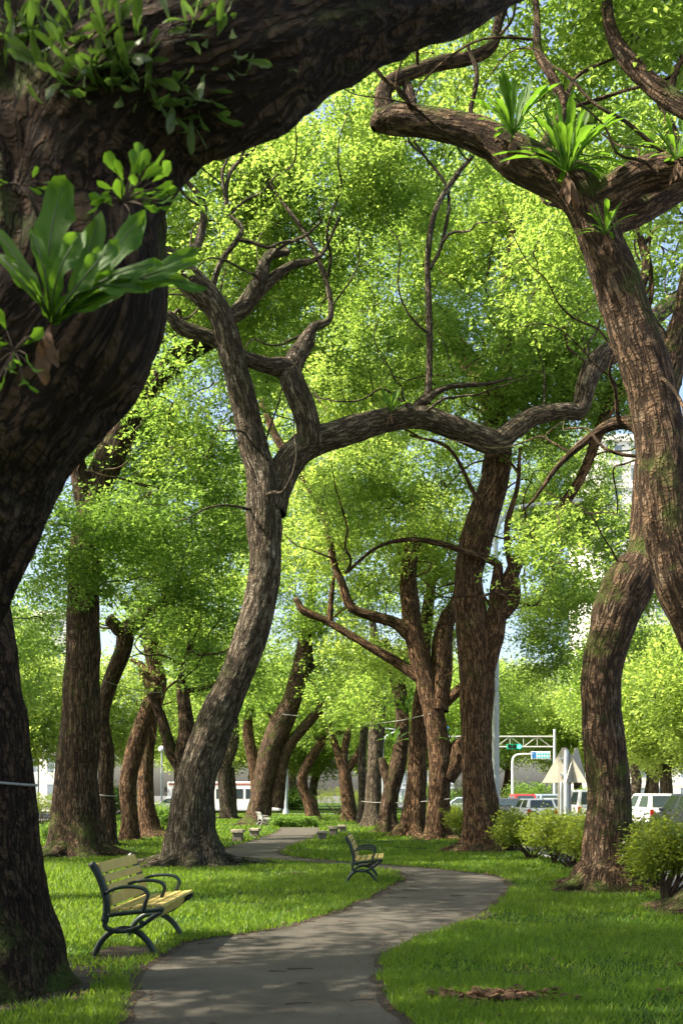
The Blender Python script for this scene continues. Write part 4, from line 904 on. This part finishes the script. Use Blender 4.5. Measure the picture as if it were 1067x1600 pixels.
def rib_mesh(base, tip, bow, width):
    t = np.linspace(0, .93, 8)[:, None]; C = np.array(base)*(1-t)+np.array(tip)*t+np.array(bow)*(4*t*(1-t))+np.array((0, -.004-.03*width, 0))
    v, f, b, c_, r = tube(C, np.linspace(.0042, .0015, 8), sides=5, step=.03, ridge=0, lump=0); me = npmesh('midrib', v, f, RIBM, True); tri_fix(me); return me
def px_vec(dx, dy, s, d): return np.array((dx/s, d, -dy/s))
def nest_fern_px(label, base_px, Y, fr, dead=()):
    "bird's-nest fern: fr = list of (dx_px, dy_px, depth, width_px, bow_px_x, bow_px_y, bow_d)"
    s = F/Y; root = empty('nest_fern', at(*base_px, Y), label=label, cat='fern', group='ferns on the trunks')
    for i, (dx, dy, d, w, bx, by, bd) in enumerate(fr):
        me = frond_mesh((0, 0, 0), px_vec(dx, dy, s, d), w/s, px_vec(bx, by, s, bd), (0.15, -1, .35), seed=i, wavy=.12); fo = link('frond', me, root); link('midrib', rib_mesh((0, 0, 0), px_vec(dx, dy, s, d), px_vec(bx, by, s, bd), w/s), fo)
    for i, (dx, dy, d, w) in enumerate(dead):
        me = frond_mesh((0, 0, 0), px_vec(dx, dy, s, d), w/s, px_vec(-6, 0, s, -.03), (0.3, -1, 0), name='dead_frond', seed=90+i, wavy=.15); me.materials.clear(); me.materials.append(DEAD)
        o = link('dead_frond', me, root); o['label'] = 'dry brown hanging frond'
    return root
nest_fern_px('large bright nest fern with broad upright fronds on the huge near trunk', (82, 505), 3.55, [
    (26,-218,-.02,58,-12,-6,-.02),(150,-158,-.05,46,2,18,-.05),(232,-112,-.02,30,-6,22,-.06),(244,-40,-.06,32,0,-18,-.08),(240,-74,-.10,22,0,4,-.06),(-84,-138,-.04,26,20,20,-.05),(-76,-92,-.08,20,16,14,-.05),
    (66,-116,-.12,34,-6,6,-.06),(118,-92,-.15,34,4,10,-.06),(-20,-124,-.09,22,10,0,-.05),(160,-22,-.12,28,0,-16,-.06),(182,-62,-.13,26,0,-8,-.05),(-44,-64,-.14,16,8,0,-.05),(70,-188,.05,36,8,12,0)],
    [(-12,95,.02,24),(10,70,.0,18)])
def nest_fern(label, px, py, Y, size_px, n, seed, tilt=0.0, back=.3):
    rng = np.random.default_rng(seed); s = F/Y; Ls = size_px/s; root = empty('nest_fern', at(px, py, Y), label=label, cat='fern', group='ferns on the trunks')
    for i in range(n):
        a = 2*math.pi*i/n+rng.normal()*.25; el = rng.uniform(.15, 1.25); l_ = Ls*rng.uniform(.65, 1.1)
        d = np.array((math.cos(a)*math.cos(el), math.sin(a)*math.cos(el)*.8, math.sin(el)))
        tip = d*l_; tip[2] -= .12*l_*math.cos(el); bow = np.array((0, 0, .16*l_*math.cos(el)))+d*0
        face = np.array((-d[0]*d[2], -d[1]*d[2], 1-d[2]**2))+np.array((0, -.4, .1))
        link('frond', frond_mesh((0, 0, 0), tip, l_*rng.uniform(.10, .155), bow, face, seed=seed*31+i, segs=9), root)
    for i in range(9 if size_px > 60 else 3):
        a = -math.pi/2+rng.normal()*1.2; l_ = Ls*rng.uniform(.25, .6)
        me = frond_mesh((0, 0, 0), (math.cos(a)*l_*.3, math.sin(a)*l_*.35, -l_), l_*.14, (0, -.1*l_, 0), (0, -1, 0), name='dead_frond', seed=i+seed, segs=7, wavy=.2); me.materials.clear(); me.materials.append(DEAD); link('dead_frond', me, root)
    return root
nest_fern('bright green fern on the limb left of the largest fork fern, upper right', 800, 212, 12.75, 102, 26, 5)
nest_fern('largest bushy fern at the fork of the right-edge trunk', 885, 270, 12.5, 118, 46, 6)
nest_fern('small fern just below the fork of the right-edge trunk', 945, 366, 12.55, 62, 20, 7)
nest_fern('fern at the right edge on the limb beyond the fork', 1056, 250, 12.3, 88, 22, 8)
nest_fern('small fern sitting on the long horizontal limb in mid picture', 610, 644, 22.0, 46, 15, 9)
nest_fern('spiky fern tuft high on the short slanting trunk', 634, 1114, 40.4, 46, 18, 10)
nest_fern('lower fern tuft on the short slanting trunk', 616, 1162, 40.2, 36, 14, 11)
nest_fern('fern and creeper on the burl of the lit forked trunk', 706, 1160, 34, 24, 14, 12)

bvh_v = []; bvh_f = []; o_ = 0
for v, f in T1V:
    bvh_v += [tuple(p) for p in v]; bvh_f += [tuple(int(i)+o_ for i in dict.fromkeys(q)) for q in f]; o_ = len(bvh_v)
BV = BVHTree.FromPolygons(bvh_v, bvh_f)
def hit(px, py):
    d = Vector(at(px, py, 1.0))-Vector((0, 0, EYE)); r = BV.ray_cast(Vector((0, 0, EYE)), d.normalized()); return r[0], r[1]
strap_meshes = []
for k in range(6):
    me = frond_mesh((0, 0, 0), (0, .02, 1), .19+.03*(k % 3), (0, -.16+.06*k, 0), (0.1, -1, .1*k), name='leaf', seed=200+k, segs=8, wavy=.05)
    me.materials.clear(); me.materials.append(STRAP); strap_meshes.append(me)
def strap_clump(label, px, py, n, spread, lpx, seed, name='strap_fern', droop=.3):
    rng = random.Random(seed); h0, n0 = hit(px, py)
    if h0 is None: return
    root = empty(name, h0, label=label, cat='fern', group='strap ferns on the near trunk')
    for i in range(n):
        h, nn = hit(px+rng.gauss(0, spread), py+rng.gauss(0, spread*.6))
        if h is None: continue
        s = F/h.y; l_ = lpx/s*rng.uniform(.6, 1.25)
        d = (Vector((rng.gauss(.1, .7), 0, rng.gauss(.25, .6)))+nn*rng.uniform(.45, 1.0)); d.z -= droop*rng.random(); d.normalize()
        q = d.to_track_quat('Z', 'Y') @ Matrix.Rotation(rng.uniform(-1.2, 1.2), 3, 'Z').to_quaternion()
        o = link('leaf', strap_meshes[rng.randrange(6)], root); o.location = h-h0-nn*.008; o.rotation_mode = 'QUATERNION'; o.rotation_quaternion = q; o.scale = (l_, l_, l_)
for i, (lb, px, py, n, sp, L_) in enumerate([
    ('strap-leaved fern clump on the near trunk at the top left corner', 60, 60, 34, 38, 62),
    ('strap-leaved fern clump at the top edge where the near limb starts', 165, 55, 38, 40, 60),
    ('dark strap-leaved fern clump in the crotch of the near limb', 120, 115, 32, 36, 60),
    ('long drooping strap fern clump under the near limb, right of the crotch', 215, 130, 36, 42, 60),
    ('lowest strap fern clump hanging from the near limb', 275, 160, 26, 38, 54),
    ('sparse strap leaves at the top middle of the near limb', 320, 35, 20, 34, 48),
    ('pale strap fern leaves on the underside of the near limb farthest along', 385, 105, 9, 28, 42)]):
    strap_clump(lb, px, py, n, sp, L_, 300+i)
# broad-leaved seedling and creeper on the near trunk
broad = []
for k in range(3):
    me = frond_mesh((0, 0, 0), (0, .05, 1), .5, (0, -.12, 0), (.1*k, -1, .2), name='leaf', seed=400+k, segs=7, wavy=.02); broad.append(me)
def seedling(label, base_px, top_px, Y, leaves, name='seedling', lsz=.05):
    b = at(*base_px, Y); t = at(*top_px, Y); root = empty(name, b, label=label, cat='plant')
    v, f, bb, C, r = tube([(0, .06, 0), tuple((t-b)*.5+np.array((.01, -.02, 0))), tuple(t-b)], [.008, .0065, .005], sides=8, step=.03, ridge=0)
    me = npmesh('stem', v, f, TWIG, True); tri_fix(me); link('stem', me, root)
    rng = random.Random(len(label))
    for (dx, dy) in leaves:
        p = Vector(at(top_px[0]+dx, top_px[1]+dy, Y+rng.uniform(-.1, .05))-b)
        q0 = Vector(t-b); pm_ = (p+q0)/2+Vector((0, 0, .008)); vv, ff, _, _, _ = tube([tuple(q0), tuple(pm_), tuple(p)], [.003, .0025, .002], sides=5, step=.02, ridge=0)
        if (p-q0).length > .01:
            pe = npmesh('stalk', vv, ff, TWIG, True); tri_fix(pe); link('stalk', pe, root)
        d = Vector((dx+rng.gauss(0, 12), rng.gauss(-12, 10), -dy*.6+rng.gauss(-6, 12))).normalized()
        o = link('leaf', broad[rng.randrange(3)], root); o.location = p; o.rotation_mode = 'QUATERNION'; o.rotation_quaternion = d.to_track_quat('Z', 'Y') @ Matrix.Rotation(rng.uniform(-.8, .8), 3, 'Z').to_quaternion(); sc = 1.55*lsz*rng.uniform(.7, 1.25); o.scale = (sc, sc, sc)
    return root
seedling('leafy seedling with a brown stem sprouting above the large nest fern', (183, 385), (193, 318), 3.6,
    [(8,-8),(-12,-24),(28,-36),(48,-24),(14,-50),(40,-8),(-22,-20),(26,-18),(52,-2),(0,-36),(38,-42),(0,0),(-18,-8),(20,-10),(-26,-2),(34,-20),(10,-40),(-8,-46),(24,-44),(46,-34),(54,-18),(30,2),(42,6),(-30,-14),(4,-22),(18,-28),(60,-6),(62,10),(-4,-60),(20,-58),(36,-54),(-16,4),(10,14)])
seedling('heart-leaved creeper at the left edge below the large nest fern', (60, 515), (22, 550), 3.5,
    [(0,0),(-18,-22),(-12,-36),(8,-8),(22,-12),(-20,-4),(10,18),(14,40),(-14,38),(18,46),(-24,44),(26,22),(2,8),(-8,-14),(-4,26),(20,4),(-26,20)], name='creeper', lsz=.042)
seedling('small sprig with pointed leaves at the left edge above the large nest fern', (55, 330), (35, 292), 3.55,
    [(-18,-6),(10,-2),(22,0),(30,-8),(16,-14),(-30,-4)], name='sprig', lsz=.035)

# --------------------------------------------------------------- cables tied round and strung between trunks
def cable_mesh(pts, r): 
    v, f, b, C, rr = tube(pts, [r]*len(pts), sides=6, step=.12, ridge=0, lump=0); me = npmesh('cable', v, f, CABLE, True); tri_fix(me); return me
def ring(cx, cy, z, r, rad, label, tiltx=0.0):
    p = [(cx+math.cos(a)*r, cy+math.sin(a)*r, z+tiltx*math.cos(a)) for a in np.linspace(0, 2*math.pi, 25)]
    return tag(link('cable', cable_mesh(p, rad)), label, 'cable', 'cables on the trunks')
c = at(-42, 1217, 7.95); ring(c[0], c[1], c[2], .475, .011, 'pale cable tied round the left-edge trunk', -.05)
c = at(166, 1243, 30); ring(c[0], c[1], c[2], .325, .022, 'white cable tied round the slim dark trunk', -.03)
def strung(a, b, sag, r, label):
    a, b = np.array(a), np.array(b); P = [a*(1-t)+b*t+np.array((0, 0, -sag*4*t*(1-t))) for t in np.linspace(0, 1, 9)]
    return tag(link('cable', cable_mesh(P, r)), label, 'cable', 'cables on the trunks')
strung(at(110, 1040, 24.3), at(250, 1082, 33), .15, .010, 'thin pale wire strung between the thick straight trunk and the reddish trunk')
strung(at(570, 1130, 47.2), at(672, 1115, 34), .1, .016, 'thin wire strung between the trunks of the path-side row, higher up')
strung(at(565, 1252, 47.2), at(702, 1248, 33.6), .1, .014, 'thin wire strung low between the trunks of the path-side row')
strung(at(440, 1116, 50.2), at(470, 1119, 50.2), .0, .020, 'pale wire across the dark slanting trunk')

# --------------------------------------------------------------- street furniture
def cyl(name, r0, r1, h, m, seg=20, bevel=0):
    bm = bmesh.new(); bmesh.ops.create_cone(bm, cap_ends=True, segments=seg, radius1=r0, radius2=r1, depth=h, matrix=Matrix.Translation((0, 0, h/2))); return bm_mesh(name, bm, m, smooth=False)
def tubem(name, pts, rads, m, sides=12, step=.2):
    v, f, b, C, r = tube(pts, rads, sides=sides, step=step, ridge=0, lump=0); me = npmesh(name, v, f, m, True); tri_fix(me); return me
def tri_sign():
    Y = 22.6; X = (884-CX)*Y/F; s = F/Y; root = empty('traffic_sign', (X, Y, ROADZ+.1), label='backs of two triangular road signs on a grey post above the shrubs', cat='sign')
    z0 = ROADZ+.1; Z = lambda py: EYE-(py-HOR)*Y/F-z0
    link('post', tubem('post', [(0, 0, -.1), (0, 0, 1.5), (0, 0, Z(1172))], [.055]*3, GALV), root)
    link('pipe', tubem('pipe', [(-.10, .08, .4), (-.10, .08, Z(1222))], [.03]*2, GALV), root)
    t = 72/s/2; h = (Z(1168)-Z(1223))
    a = prism('sign_plate', [(-t, 0), (t, 0), (t*.1, h), (-t*.1, h)], 1, -.012, .012, SIGNBACK, bevel=.004)
    link('sign_plate', a, root, (-.02, .08, Z(1223)), (0, 0, math.radians(-28)))
    link('sign_plate', a, root, (.26, .16, Z(1223)), (0, 0, math.radians(50)))
    br = box_mesh('bracket', (-.14, -.02, -.02), (.14, .03, .02), GALV, bevel=.004)
    for py in (1185, 1210): link('bracket', br, root, (0, .05, Z(py)))
    link('lower_plate', prism('lower_plate', [(-.17, 0), (.13, 0), (.13, .75), (-.17, .75)], 1, .065, .085, SIGNBACK, bevel=.004), root, (0, 0, Z(1275)))
tri_sign()
def lamp(label, px, Y, ztop, arm, r=.15, head=True, base=True):
    X = (px-CX)*Y/F; root = empty('street_lamp', (X, Y, 0), label=label, cat='street lamp', group='street lamps')
    if arm:
        h = ztop-1.2
        link('pole', tubem('pole', [(0, 0, -.25), (0, 0, h*.5), (0, 0, h)], [r, r*.85, r*.6], GALV, 16), root)
        link('arm', tubem('arm', [(0, 0, h-.05), (.25, -.02, h+.55), (.9, -.05, h+1.0), (arm, -.1, ztop)], [r*.6, r*.55, r*.5, r*.4], GALV), root)
        bm = bmesh.new(); add_box(bm, (-.1, -.14, -.07), (.62, .14, .06)); hd = link('lamp_head', bm_mesh('lamp_head', bm, GALV, bevel=.04), root, (arm, -.1, ztop), (0, -.1, 0))
        link('lens', box_mesh('lens', (0, -.1, -.095), (.5, .1, -.072), WHITE), hd)
    else:
        link('pole', tubem('pole', [(0, 0, -.2), (0, 0, ztop*.5), (0, 0, ztop)], [r, r*.8, r*.7], GALV, 14), root)
        bm = bmesh.new(); bmesh.ops.create_uvsphere(bm, u_segments=18, v_segments=12, radius=.24, matrix=Matrix.Translation((0, 0, ztop+.2))); link('globe', bm_mesh('globe', bm, WHITE, smooth=True), root)
    link('base', cyl('base', r*2.0, r*1.4, .45, GALV), root, (0, 0, -.03))
    return root
lamp('tall grey street lamp beside the buttressed trunk, its arm curving right', 774, 41, 13.2, 2.8, .165)
lamp('white post lamp standing by the cross street behind the low hedge', 447, 78, 6.8, 0, .14)
lamp('pale lamp post seen between the left-edge trunk and the thick straight trunk', 137, 62, 5.2, 0, .09)
lamp('thin lamp post left of the grey leaning trunk', 253, 74, 4.6, 0, .08)
lamp('lamp post with curved arm behind the slim rear trunks', 598, 74, 6.4, -1.6, .10)
lamp('curved-arm lamp across the left street near the white building', 60, 92, 11.5, -2.5, .12)
def gantry():
    Y = 86.0; s = F/Y; z = lambda py: EYE-(py-HOR)*Y/F; x = lambda px: (px-CX)*Y/F
    root = empty('sign_gantry', (x(866), Y, ROADZ), label='white overhead truss with its post above the crossing', cat='gantry')
    o = np.array((x(866), 0, ROADZ)); 
    link('post', tubem('post', [(0, 0, -.1), (0, 0, 3), (0, 0, z(1140)-ROADZ)], [.16, .14, .12], GALV), root)
    for py in (1151, 1167): link('chord', tubem('chord', [(x(690)-o[0], 0, z(py)-ROADZ), (x(780)-o[0], 0, z(py)-ROADZ), (.1, 0, z(py)-ROADZ)], [.07]*3, GREYW), root)
    xs = np.linspace(690, 860, 9)
    for i in range(8):
        a, b = (1151, 1167) if i % 2 else (1167, 1151)
        link('brace', tubem('brace', [(x(xs[i])-o[0], 0, z(a)-ROADZ), (x(xs[i+1])-o[0], 0, z(b)-ROADZ)], [.035]*2, GREYW, 8), root)
        link('brace', tubem('brace', [(x(xs[i])-o[0], 0, z(1151)-ROADZ), (x(xs[i])-o[0], 0, z(1167)-ROADZ)], [.03]*2, GREYW, 8), root)
    # traffic signal hung on the truss
    r2 = empty('traffic_signal', (x(802), Y-.3, z(1167)), label='horizontal traffic signal showing green on the overhead truss', cat='traffic signal')
    link('housing', box_mesh('housing', (-.62, -.12, -.22), (.62, .12, .22), SIGNGREEN, bevel=.03), r2)
    for k, m in enumerate((BLACK, BLACK, SIGNAL_G)):
        bm = bmesh.new(); bmesh.ops.create_cone(bm, cap_ends=True, segments=18, radius1=.16, radius2=.16, depth=.06, matrix=Matrix.Rotation(math.pi/2, 4, 'X')); ln = link('lens', bm_mesh('lens', bm, m), r2, (-.4+.4*k, -.14, 0))
        link('visor', box_mesh('visor', (-.17, -.2, .0), (.17, .02, .02), BLACK, bevel=.005), ln, (0, -.02, .17))
    r2b = empty('traffic_signal', (x(692), Y-.5, z(1146)), label='blue board at the left end of the overhead truss', cat='sign')
    link('board', box_mesh('board', (-.42, -.03, -.75), (.42, .03, .55), SIGNBLUE, bevel=.02), r2b)
    link('panel_line', box_mesh('panel_line', (-.28, -.05, -.1), (.28, -.032, .1), WHITE), r2b); link('panel_line', box_mesh('panel_line', (-.2, -.05, -.5), (.3, -.032, -.35), WHITE), r2b)
    r2b.name = 'blue_road_sign'
    # street-name sign on curved-arm pole
    r3 = empty('road_sign', (x(791), Y-3, ROADZ), label='white curved-arm pole carrying a cyan and white street name board', cat='sign')
    Yb = Y-3; zz = lambda py: EYE-(py-HOR)*Yb/F-ROADZ; xx = lambda px: (px-791)*Yb/F
    link('pole', tubem('pole', [(0, 0, -.1), (0, 0, 2), (0, 0, zz(1190)), (.2, 0, zz(1181)), (.6, 0, zz(1178.5)), (xx(824), 0, zz(1178))], [.10, .09, .08, .07, .065, .06], WHITE), r3)
    bd = link('board', box_mesh('board', (xx(820), -.04, zz(1186)), (xx(850), .02, zz(1174)), WHITE, bevel=.015), r3)
    link('emblem', box_mesh('emblem', (xx(821), -.055, zz(1185)), (xx(827.5), -.042, zz(1175)), SIGNBLUE), bd)
    rng = random.Random(4)
    for r_ in (1176.6, 1181.6):
        for k in range(5):
            xa = 829+k*4.1
            link('glyph', box_mesh('glyph', (xx(xa), -.055, zz(r_+3.2)), (xx(xa+3.0), -.042, zz(r_)), CYAN), bd)
    for py in (1147, 1172):
        r4 = empty('green_sign', (x(768.5), Y-1+.01*py, z(py)), label='small green sign beside the tall lamp pole, '+('upper one' if py < 1160 else 'lower one'), cat='sign')
        link('board', box_mesh('board', (-.22, -.03, -.4), (.22, .03, .4), SIGNGREEN, bevel=.02), r4); link('post', tubem('post', [(.16, .06, .35), (.16, .06, -(z(py)-ROADZ))], [.03]*2, GALV, 8), r4)
gantry()
r5 = empty('green_sign', (at(362, 1215, 76)[0], 76, 0), label='green board on a thin post in front of the white bus', cat='sign')
link('board', box_mesh('board', (-.2, -.03, 2.0), (.2, .03, 3.5), SIGNGREEN, bevel=.02), r5); link('post', tubem('post', [(0, .06, -.1), (0, .06, 3.3)], [.035]*2, GALV, 8), r5)

# --------------------------------------------------------------- vehicles
WHEEL = []
def car(label, X, Y, rot, col, kind='hatch', z=ROADZ):
    root = empty('parked_car' if kind == 'x' else 'car', (X, Y, z), (0, 0, rot), label=label, cat='car', group='cars on the street')
    # local: +y forward, x across
    pm = mat('car_paint', col, .28, spec=.5)
    Lh, wd = 2.15, .86
    if kind in ('suv', 'van'): roof, zb = (1.72, .95) if kind == 'suv' else (1.95, 1.0)
    else: roof, zb = 1.46, .90
    lower = [(-Lh, .35), (-Lh+.03, .75), (-Lh+.12, zb), (-Lh+.5, zb+.03), (.75, zb+.02), (Lh-.55, zb-.09), (Lh-.1, .68), (Lh, .40), (Lh-.1, .24)]
    def arch(cx): return [(cx+.36*math.cos(a), .24+.36*math.sin(a)) for a in np.linspace(0, math.pi, 8)]
    lower += arch(1.32)+arch(-1.32)+[(-Lh+.1, .24)]
    body = prism('body', lower, 0, -wd, wd, pm, bevel=.035); link('body', body, root)
    # cabin: tapered
    if kind == 'sedan': cab = [(-1.75, zb), (-1.05, roof), (.15, roof), (1.05, zb)]
    elif kind == 'van': cab = [(-2.08, zb), (-1.98, roof), (.7, roof), (1.5, zb)]
    else: cab = [(-2.02, zb), (-1.72, roof), (.2, roof+.01), (1.1, zb)]
    bm = bmesh.new(); t = .70/.84
    v0 = [bm.verts.new((-wd*(.97 if z_ == zb else .78), y, z_-.01)) for y, z_ in cab]; v1 = [bm.verts.new((wd*(.97 if z_ == zb else .78), y, z_-.01)) for y, z_ in cab]
    bm.faces.new(v0); bm.faces.new(v1[::-1])
    for i in range(4): bm.faces.new((v0[i], v1[i], v1[(i+1) % 4], v0[(i+1) % 4]))
    rf = link('cabin', bm_mesh('cabin', bm, pm, bevel=.05), root)
    def lerp(a, b, t): return [a[i]+(b[i]-a[i])*t for i in range(len(a))]
    def glass(q, off):
        n = (Vector(q[1])-Vector(q[0])).cross(Vector(q[3])-Vector(q[0])).normalized()*off
        a = [Vector(p)+n for p in q]; b = [Vector(p)-n*.5 for p in q]
        me = pymesh('window', a+b, [(0, 1, 2, 3), (7, 6, 5, 4), (0, 4, 5, 1), (1, 5, 6, 2), (2, 6, 7, 3), (3, 7, 4, 0)], GLASS); return link('window', me, root)
    P = {k: ((-wd*(.97 if k in (0, 3) else .78), *cab[k]), (wd*(.97 if k in (0, 3) else .78), *cab[k])) for k in range(4)}
    def inset(q, a=.10, b=.14):
        c = [lerp(lerp(q[0], q[1], a), lerp(q[3], q[2], a), b), lerp(lerp(q[0], q[1], 1-a), lerp(q[3], q[2], 1-a), b), lerp(lerp(q[0], q[1], 1-a), lerp(q[3], q[2], 1-a), 1-b), lerp(lerp(q[0], q[1], a), lerp(q[3], q[2], a), 1-b)]; return c
    glass(inset([P[0][0], P[0][1], P[1][1], P[1][0]]), .012)                 # rear
    glass(inset([P[3][1], P[3][0], P[2][0], P[2][1]], .06, .08), .012)       # front
    for s in (0, 1):
        q = [P[0][s], P[3][s], P[2][s], P[1][s]]
        if s == 0: q = [q[1], q[0], q[3], q[2]]
        glass(inset([lerp(q[0], q[1], .0), lerp(q[0], q[1], .48), lerp(q[3], q[2], .48), lerp(q[3], q[2], .0)], .12, .14), .010)
        glass(inset([lerp(q[0], q[1], .5), q[1], q[2], lerp(q[3], q[2], .5)], .12, .14), .010)
    for s in (-1, 1):
        link('tail_lamp', box_mesh('tail_lamp', (-.10, -.03, -.16), (.10, .03, .16), TAIL, bevel=.015), root, (s*.72, -Lh+.045, zb-.16))
        link('headlight', box_mesh('headlight', (-.16, -.05, -.07), (.16, .05, .07), HEADL, bevel=.02), root, (s*.62, Lh-.10, .66))
        link('mirror', box_mesh('mirror', (-.09, -.05, -.06), (.09, .05, .06), pm, bevel=.02), root, (s*(wd+.07), .72, zb+.08))
        for yy in (-1.32, 1.32):
            wh = empty('wheel', (s*(wd-.11), yy, .31)); wh.parent = root
            if not WHEEL:
                bm = bmesh.new(); bmesh.ops.create_cone(bm, cap_ends=True, segments=24, radius1=.31, radius2=.31, depth=.2, matrix=Matrix.Rotation(math.pi/2, 4, 'Y')); WHEEL.append(bm_mesh('tyre', bm, TYRE, bevel=.02))
                bm = bmesh.new(); bmesh.ops.create_cone(bm, cap_ends=True, segments=16, radius1=.19, radius2=.16, depth=.23, matrix=Matrix.Rotation(math.pi/2, 4, 'Y')); WHEEL.append(bm_mesh('rim', bm, RIM))
            link('tyre', WHEEL[0], wh); link('rim', WHEEL[1], wh)
    link('number_plate', box_mesh('number_plate', (-.2, -.012, -.07), (.2, .012, .07), PLATE), root, (0, -Lh-.008, .58))
    link('rear_bumper', box_mesh('rear_bumper', (-wd+.02, -.08, -.10), (wd-.02, .06, .10), BLACK if kind == 'van' else pm, bevel=.03), root, (0, -Lh+.02, .40))
    return root
WHT = (.72, .73, .73)
cx = lambda px, Y: (px-CX)*Y/F
car('white boxy hatchback seen from behind at the right, past the mossy trunk', cx(1012, 52), 52, .12, WHT, 'suv')
car('dark grey car at the very right edge behind the shrubs', cx(1075, 44), 44, .1, (.10, .11, .12), 'suv')
car('white car with a dark rear window, nearest in the queue left of the sign post', cx(832, 56), 56, .06, WHT, 'hatch')
car('silver car in the queue right behind the sign post', cx(866, 63), 63, .05, (.42, .44, .46), 'hatch')
car('red car in the queue, only its roof showing', cx(812, 71), 71, .03, (.45, .03, .03), 'suv')
car('white van in the queue between the sign post and the dark trunk', cx(908, 58), 58, .05, WHT, 'van')
car('blue-grey car far in the queue', cx(850, 78), 78, .02, (.20, .26, .34), 'suv')
car('pale blue car crossing far behind the burled trunk', cx(716, 87), 87, math.pi/2, (.38, .46, .54), 'sedan')
car('dark car beside the tall lamp pole', cx(785, 66), 66, .05, (.05, .05, .06), 'hatch')
car('white car on the left street behind the reddish trunks', cx(268, 84), 84, 1.45, WHT, 'sedan')
def bus():
    X, Y = cx(352, 85), 85
    root = empty('bus', (X, Y, ROADZ), (0, 0, 0), label='white bus with a red roof stripe seen between trunks on the cross street', cat='bus')
    link('body', box_mesh('body', (-4.6, -1.2, .35), (4.6, 1.2, 2.75), mat('bus_paint', (.80, .79, .76), .35), bevel=.12), root)
    link('stripe', box_mesh('stripe', (-4.5, -1.215, 2.45), (4.5, -1.2, 2.62), mat('bus_red', (.34, .13, .09), .5)), root)
    for k in range(7): link('window', box_mesh('window', (-.5, -.02, -.4), (.5, .02, .4), GLASS, bevel=.015), root, (-3.7+k*1.2, -1.2, 1.75))
    link('door', box_mesh('door', (-.45, -.02, -.85), (.45, .02, .85), GLASSB, bevel=.015), root, (4.05+.02, -1.205, 1.35)) if False else None
    for xx in (-3, 3):
        wh = empty('wheel', (xx, -1.1, .45)); wh.parent = root
        bm = bmesh.new(); bmesh.ops.create_cone(bm, cap_ends=True, segments=24, radius1=.45, radius2=.45, depth=.28, matrix=Matrix.Rotation(math.pi/2, 4, 'X')); link('tyre', bm_mesh('tyre', bm, TYRE, bevel=.02), wh)
        bm = bmesh.new(); bmesh.ops.create_cone(bm, cap_ends=True, segments=16, radius1=.26, radius2=.22, depth=.31, matrix=Matrix.Rotation(math.pi/2, 4, 'X')); link('rim', bm_mesh('rim', bm, RIM), wh)
    for s in (-1, 1): link('mirror', box_mesh('mirror', (-.08, -.1, -.2), (.08, .1, .2), BLACK, bevel=.02), root, (s*4.7, -1.3, 2.1))
bus()

# --------------------------------------------------------------- buildings behind the trees
def building(label, x0, x1, y0, y1, h, m, nx, nf, gm=GLASSB, wh=.55, ww=.62, z0=0):
    root = empty('building', ((x0+x1)/2, y0, ROADZ), label=label, cat='building'); w = x1-x0; d = y1-y0
    link('wall', box_mesh('wall', (-w/2, 0, -.2), (w/2, d, h), m), root)
    fh = h/nf; bw = w/nx
    link('parapet', box_mesh('parapet', (-w/2-.3, -.3, h+.002), (w/2+.3, d+.3, h+.9), m), root)
    me = box_mesh('window', (-bw*ww/2, -.03, -fh*wh/2), (bw*ww/2, .05, fh*wh/2), gm); sl = box_mesh('sill', (-bw*ww/2-.1, -.22, -.1), (bw*ww/2+.1, .0, 0), m)
    fr = box_mesh('frame', (-.05, -.06, -fh*wh/2), (.05, -.032, fh*wh/2), m)
    for j in range(nf):
        for i in range(nx):
            wn_ = link('window', me, root, (-w/2+bw*(i+.5), 0, fh*(j+.55))); link('sill', sl, wn_, (0, -.04, -fh*wh/2)); link('frame', fr, wn_)
    for j in range(1, nf): link('ledge', box_mesh('ledge', (-w/2-.1, -.18, -.14), (w/2+.1, -.002, .14), m), root, (0, 0, fh*j))
building('white apartment tower glimpsed left of the right-edge trunk', 35.5, 66, 140, 160, 50, mat('wall_white', (.74, .72, .68), .8, var=.06), 9, 16)
building('white building at the left edge behind the near trunk', -64, -37.5, 140, 155, 26, mat('wall_offwhite', (.66, .66, .64), .8, var=.06), 8, 7)
building('bluish grey office block glimpsed above the burled trunk', 8, 18, 165, 180, 25, mat('wall_bluegrey', (.42, .47, .52), .7, var=.06), 7, 9)
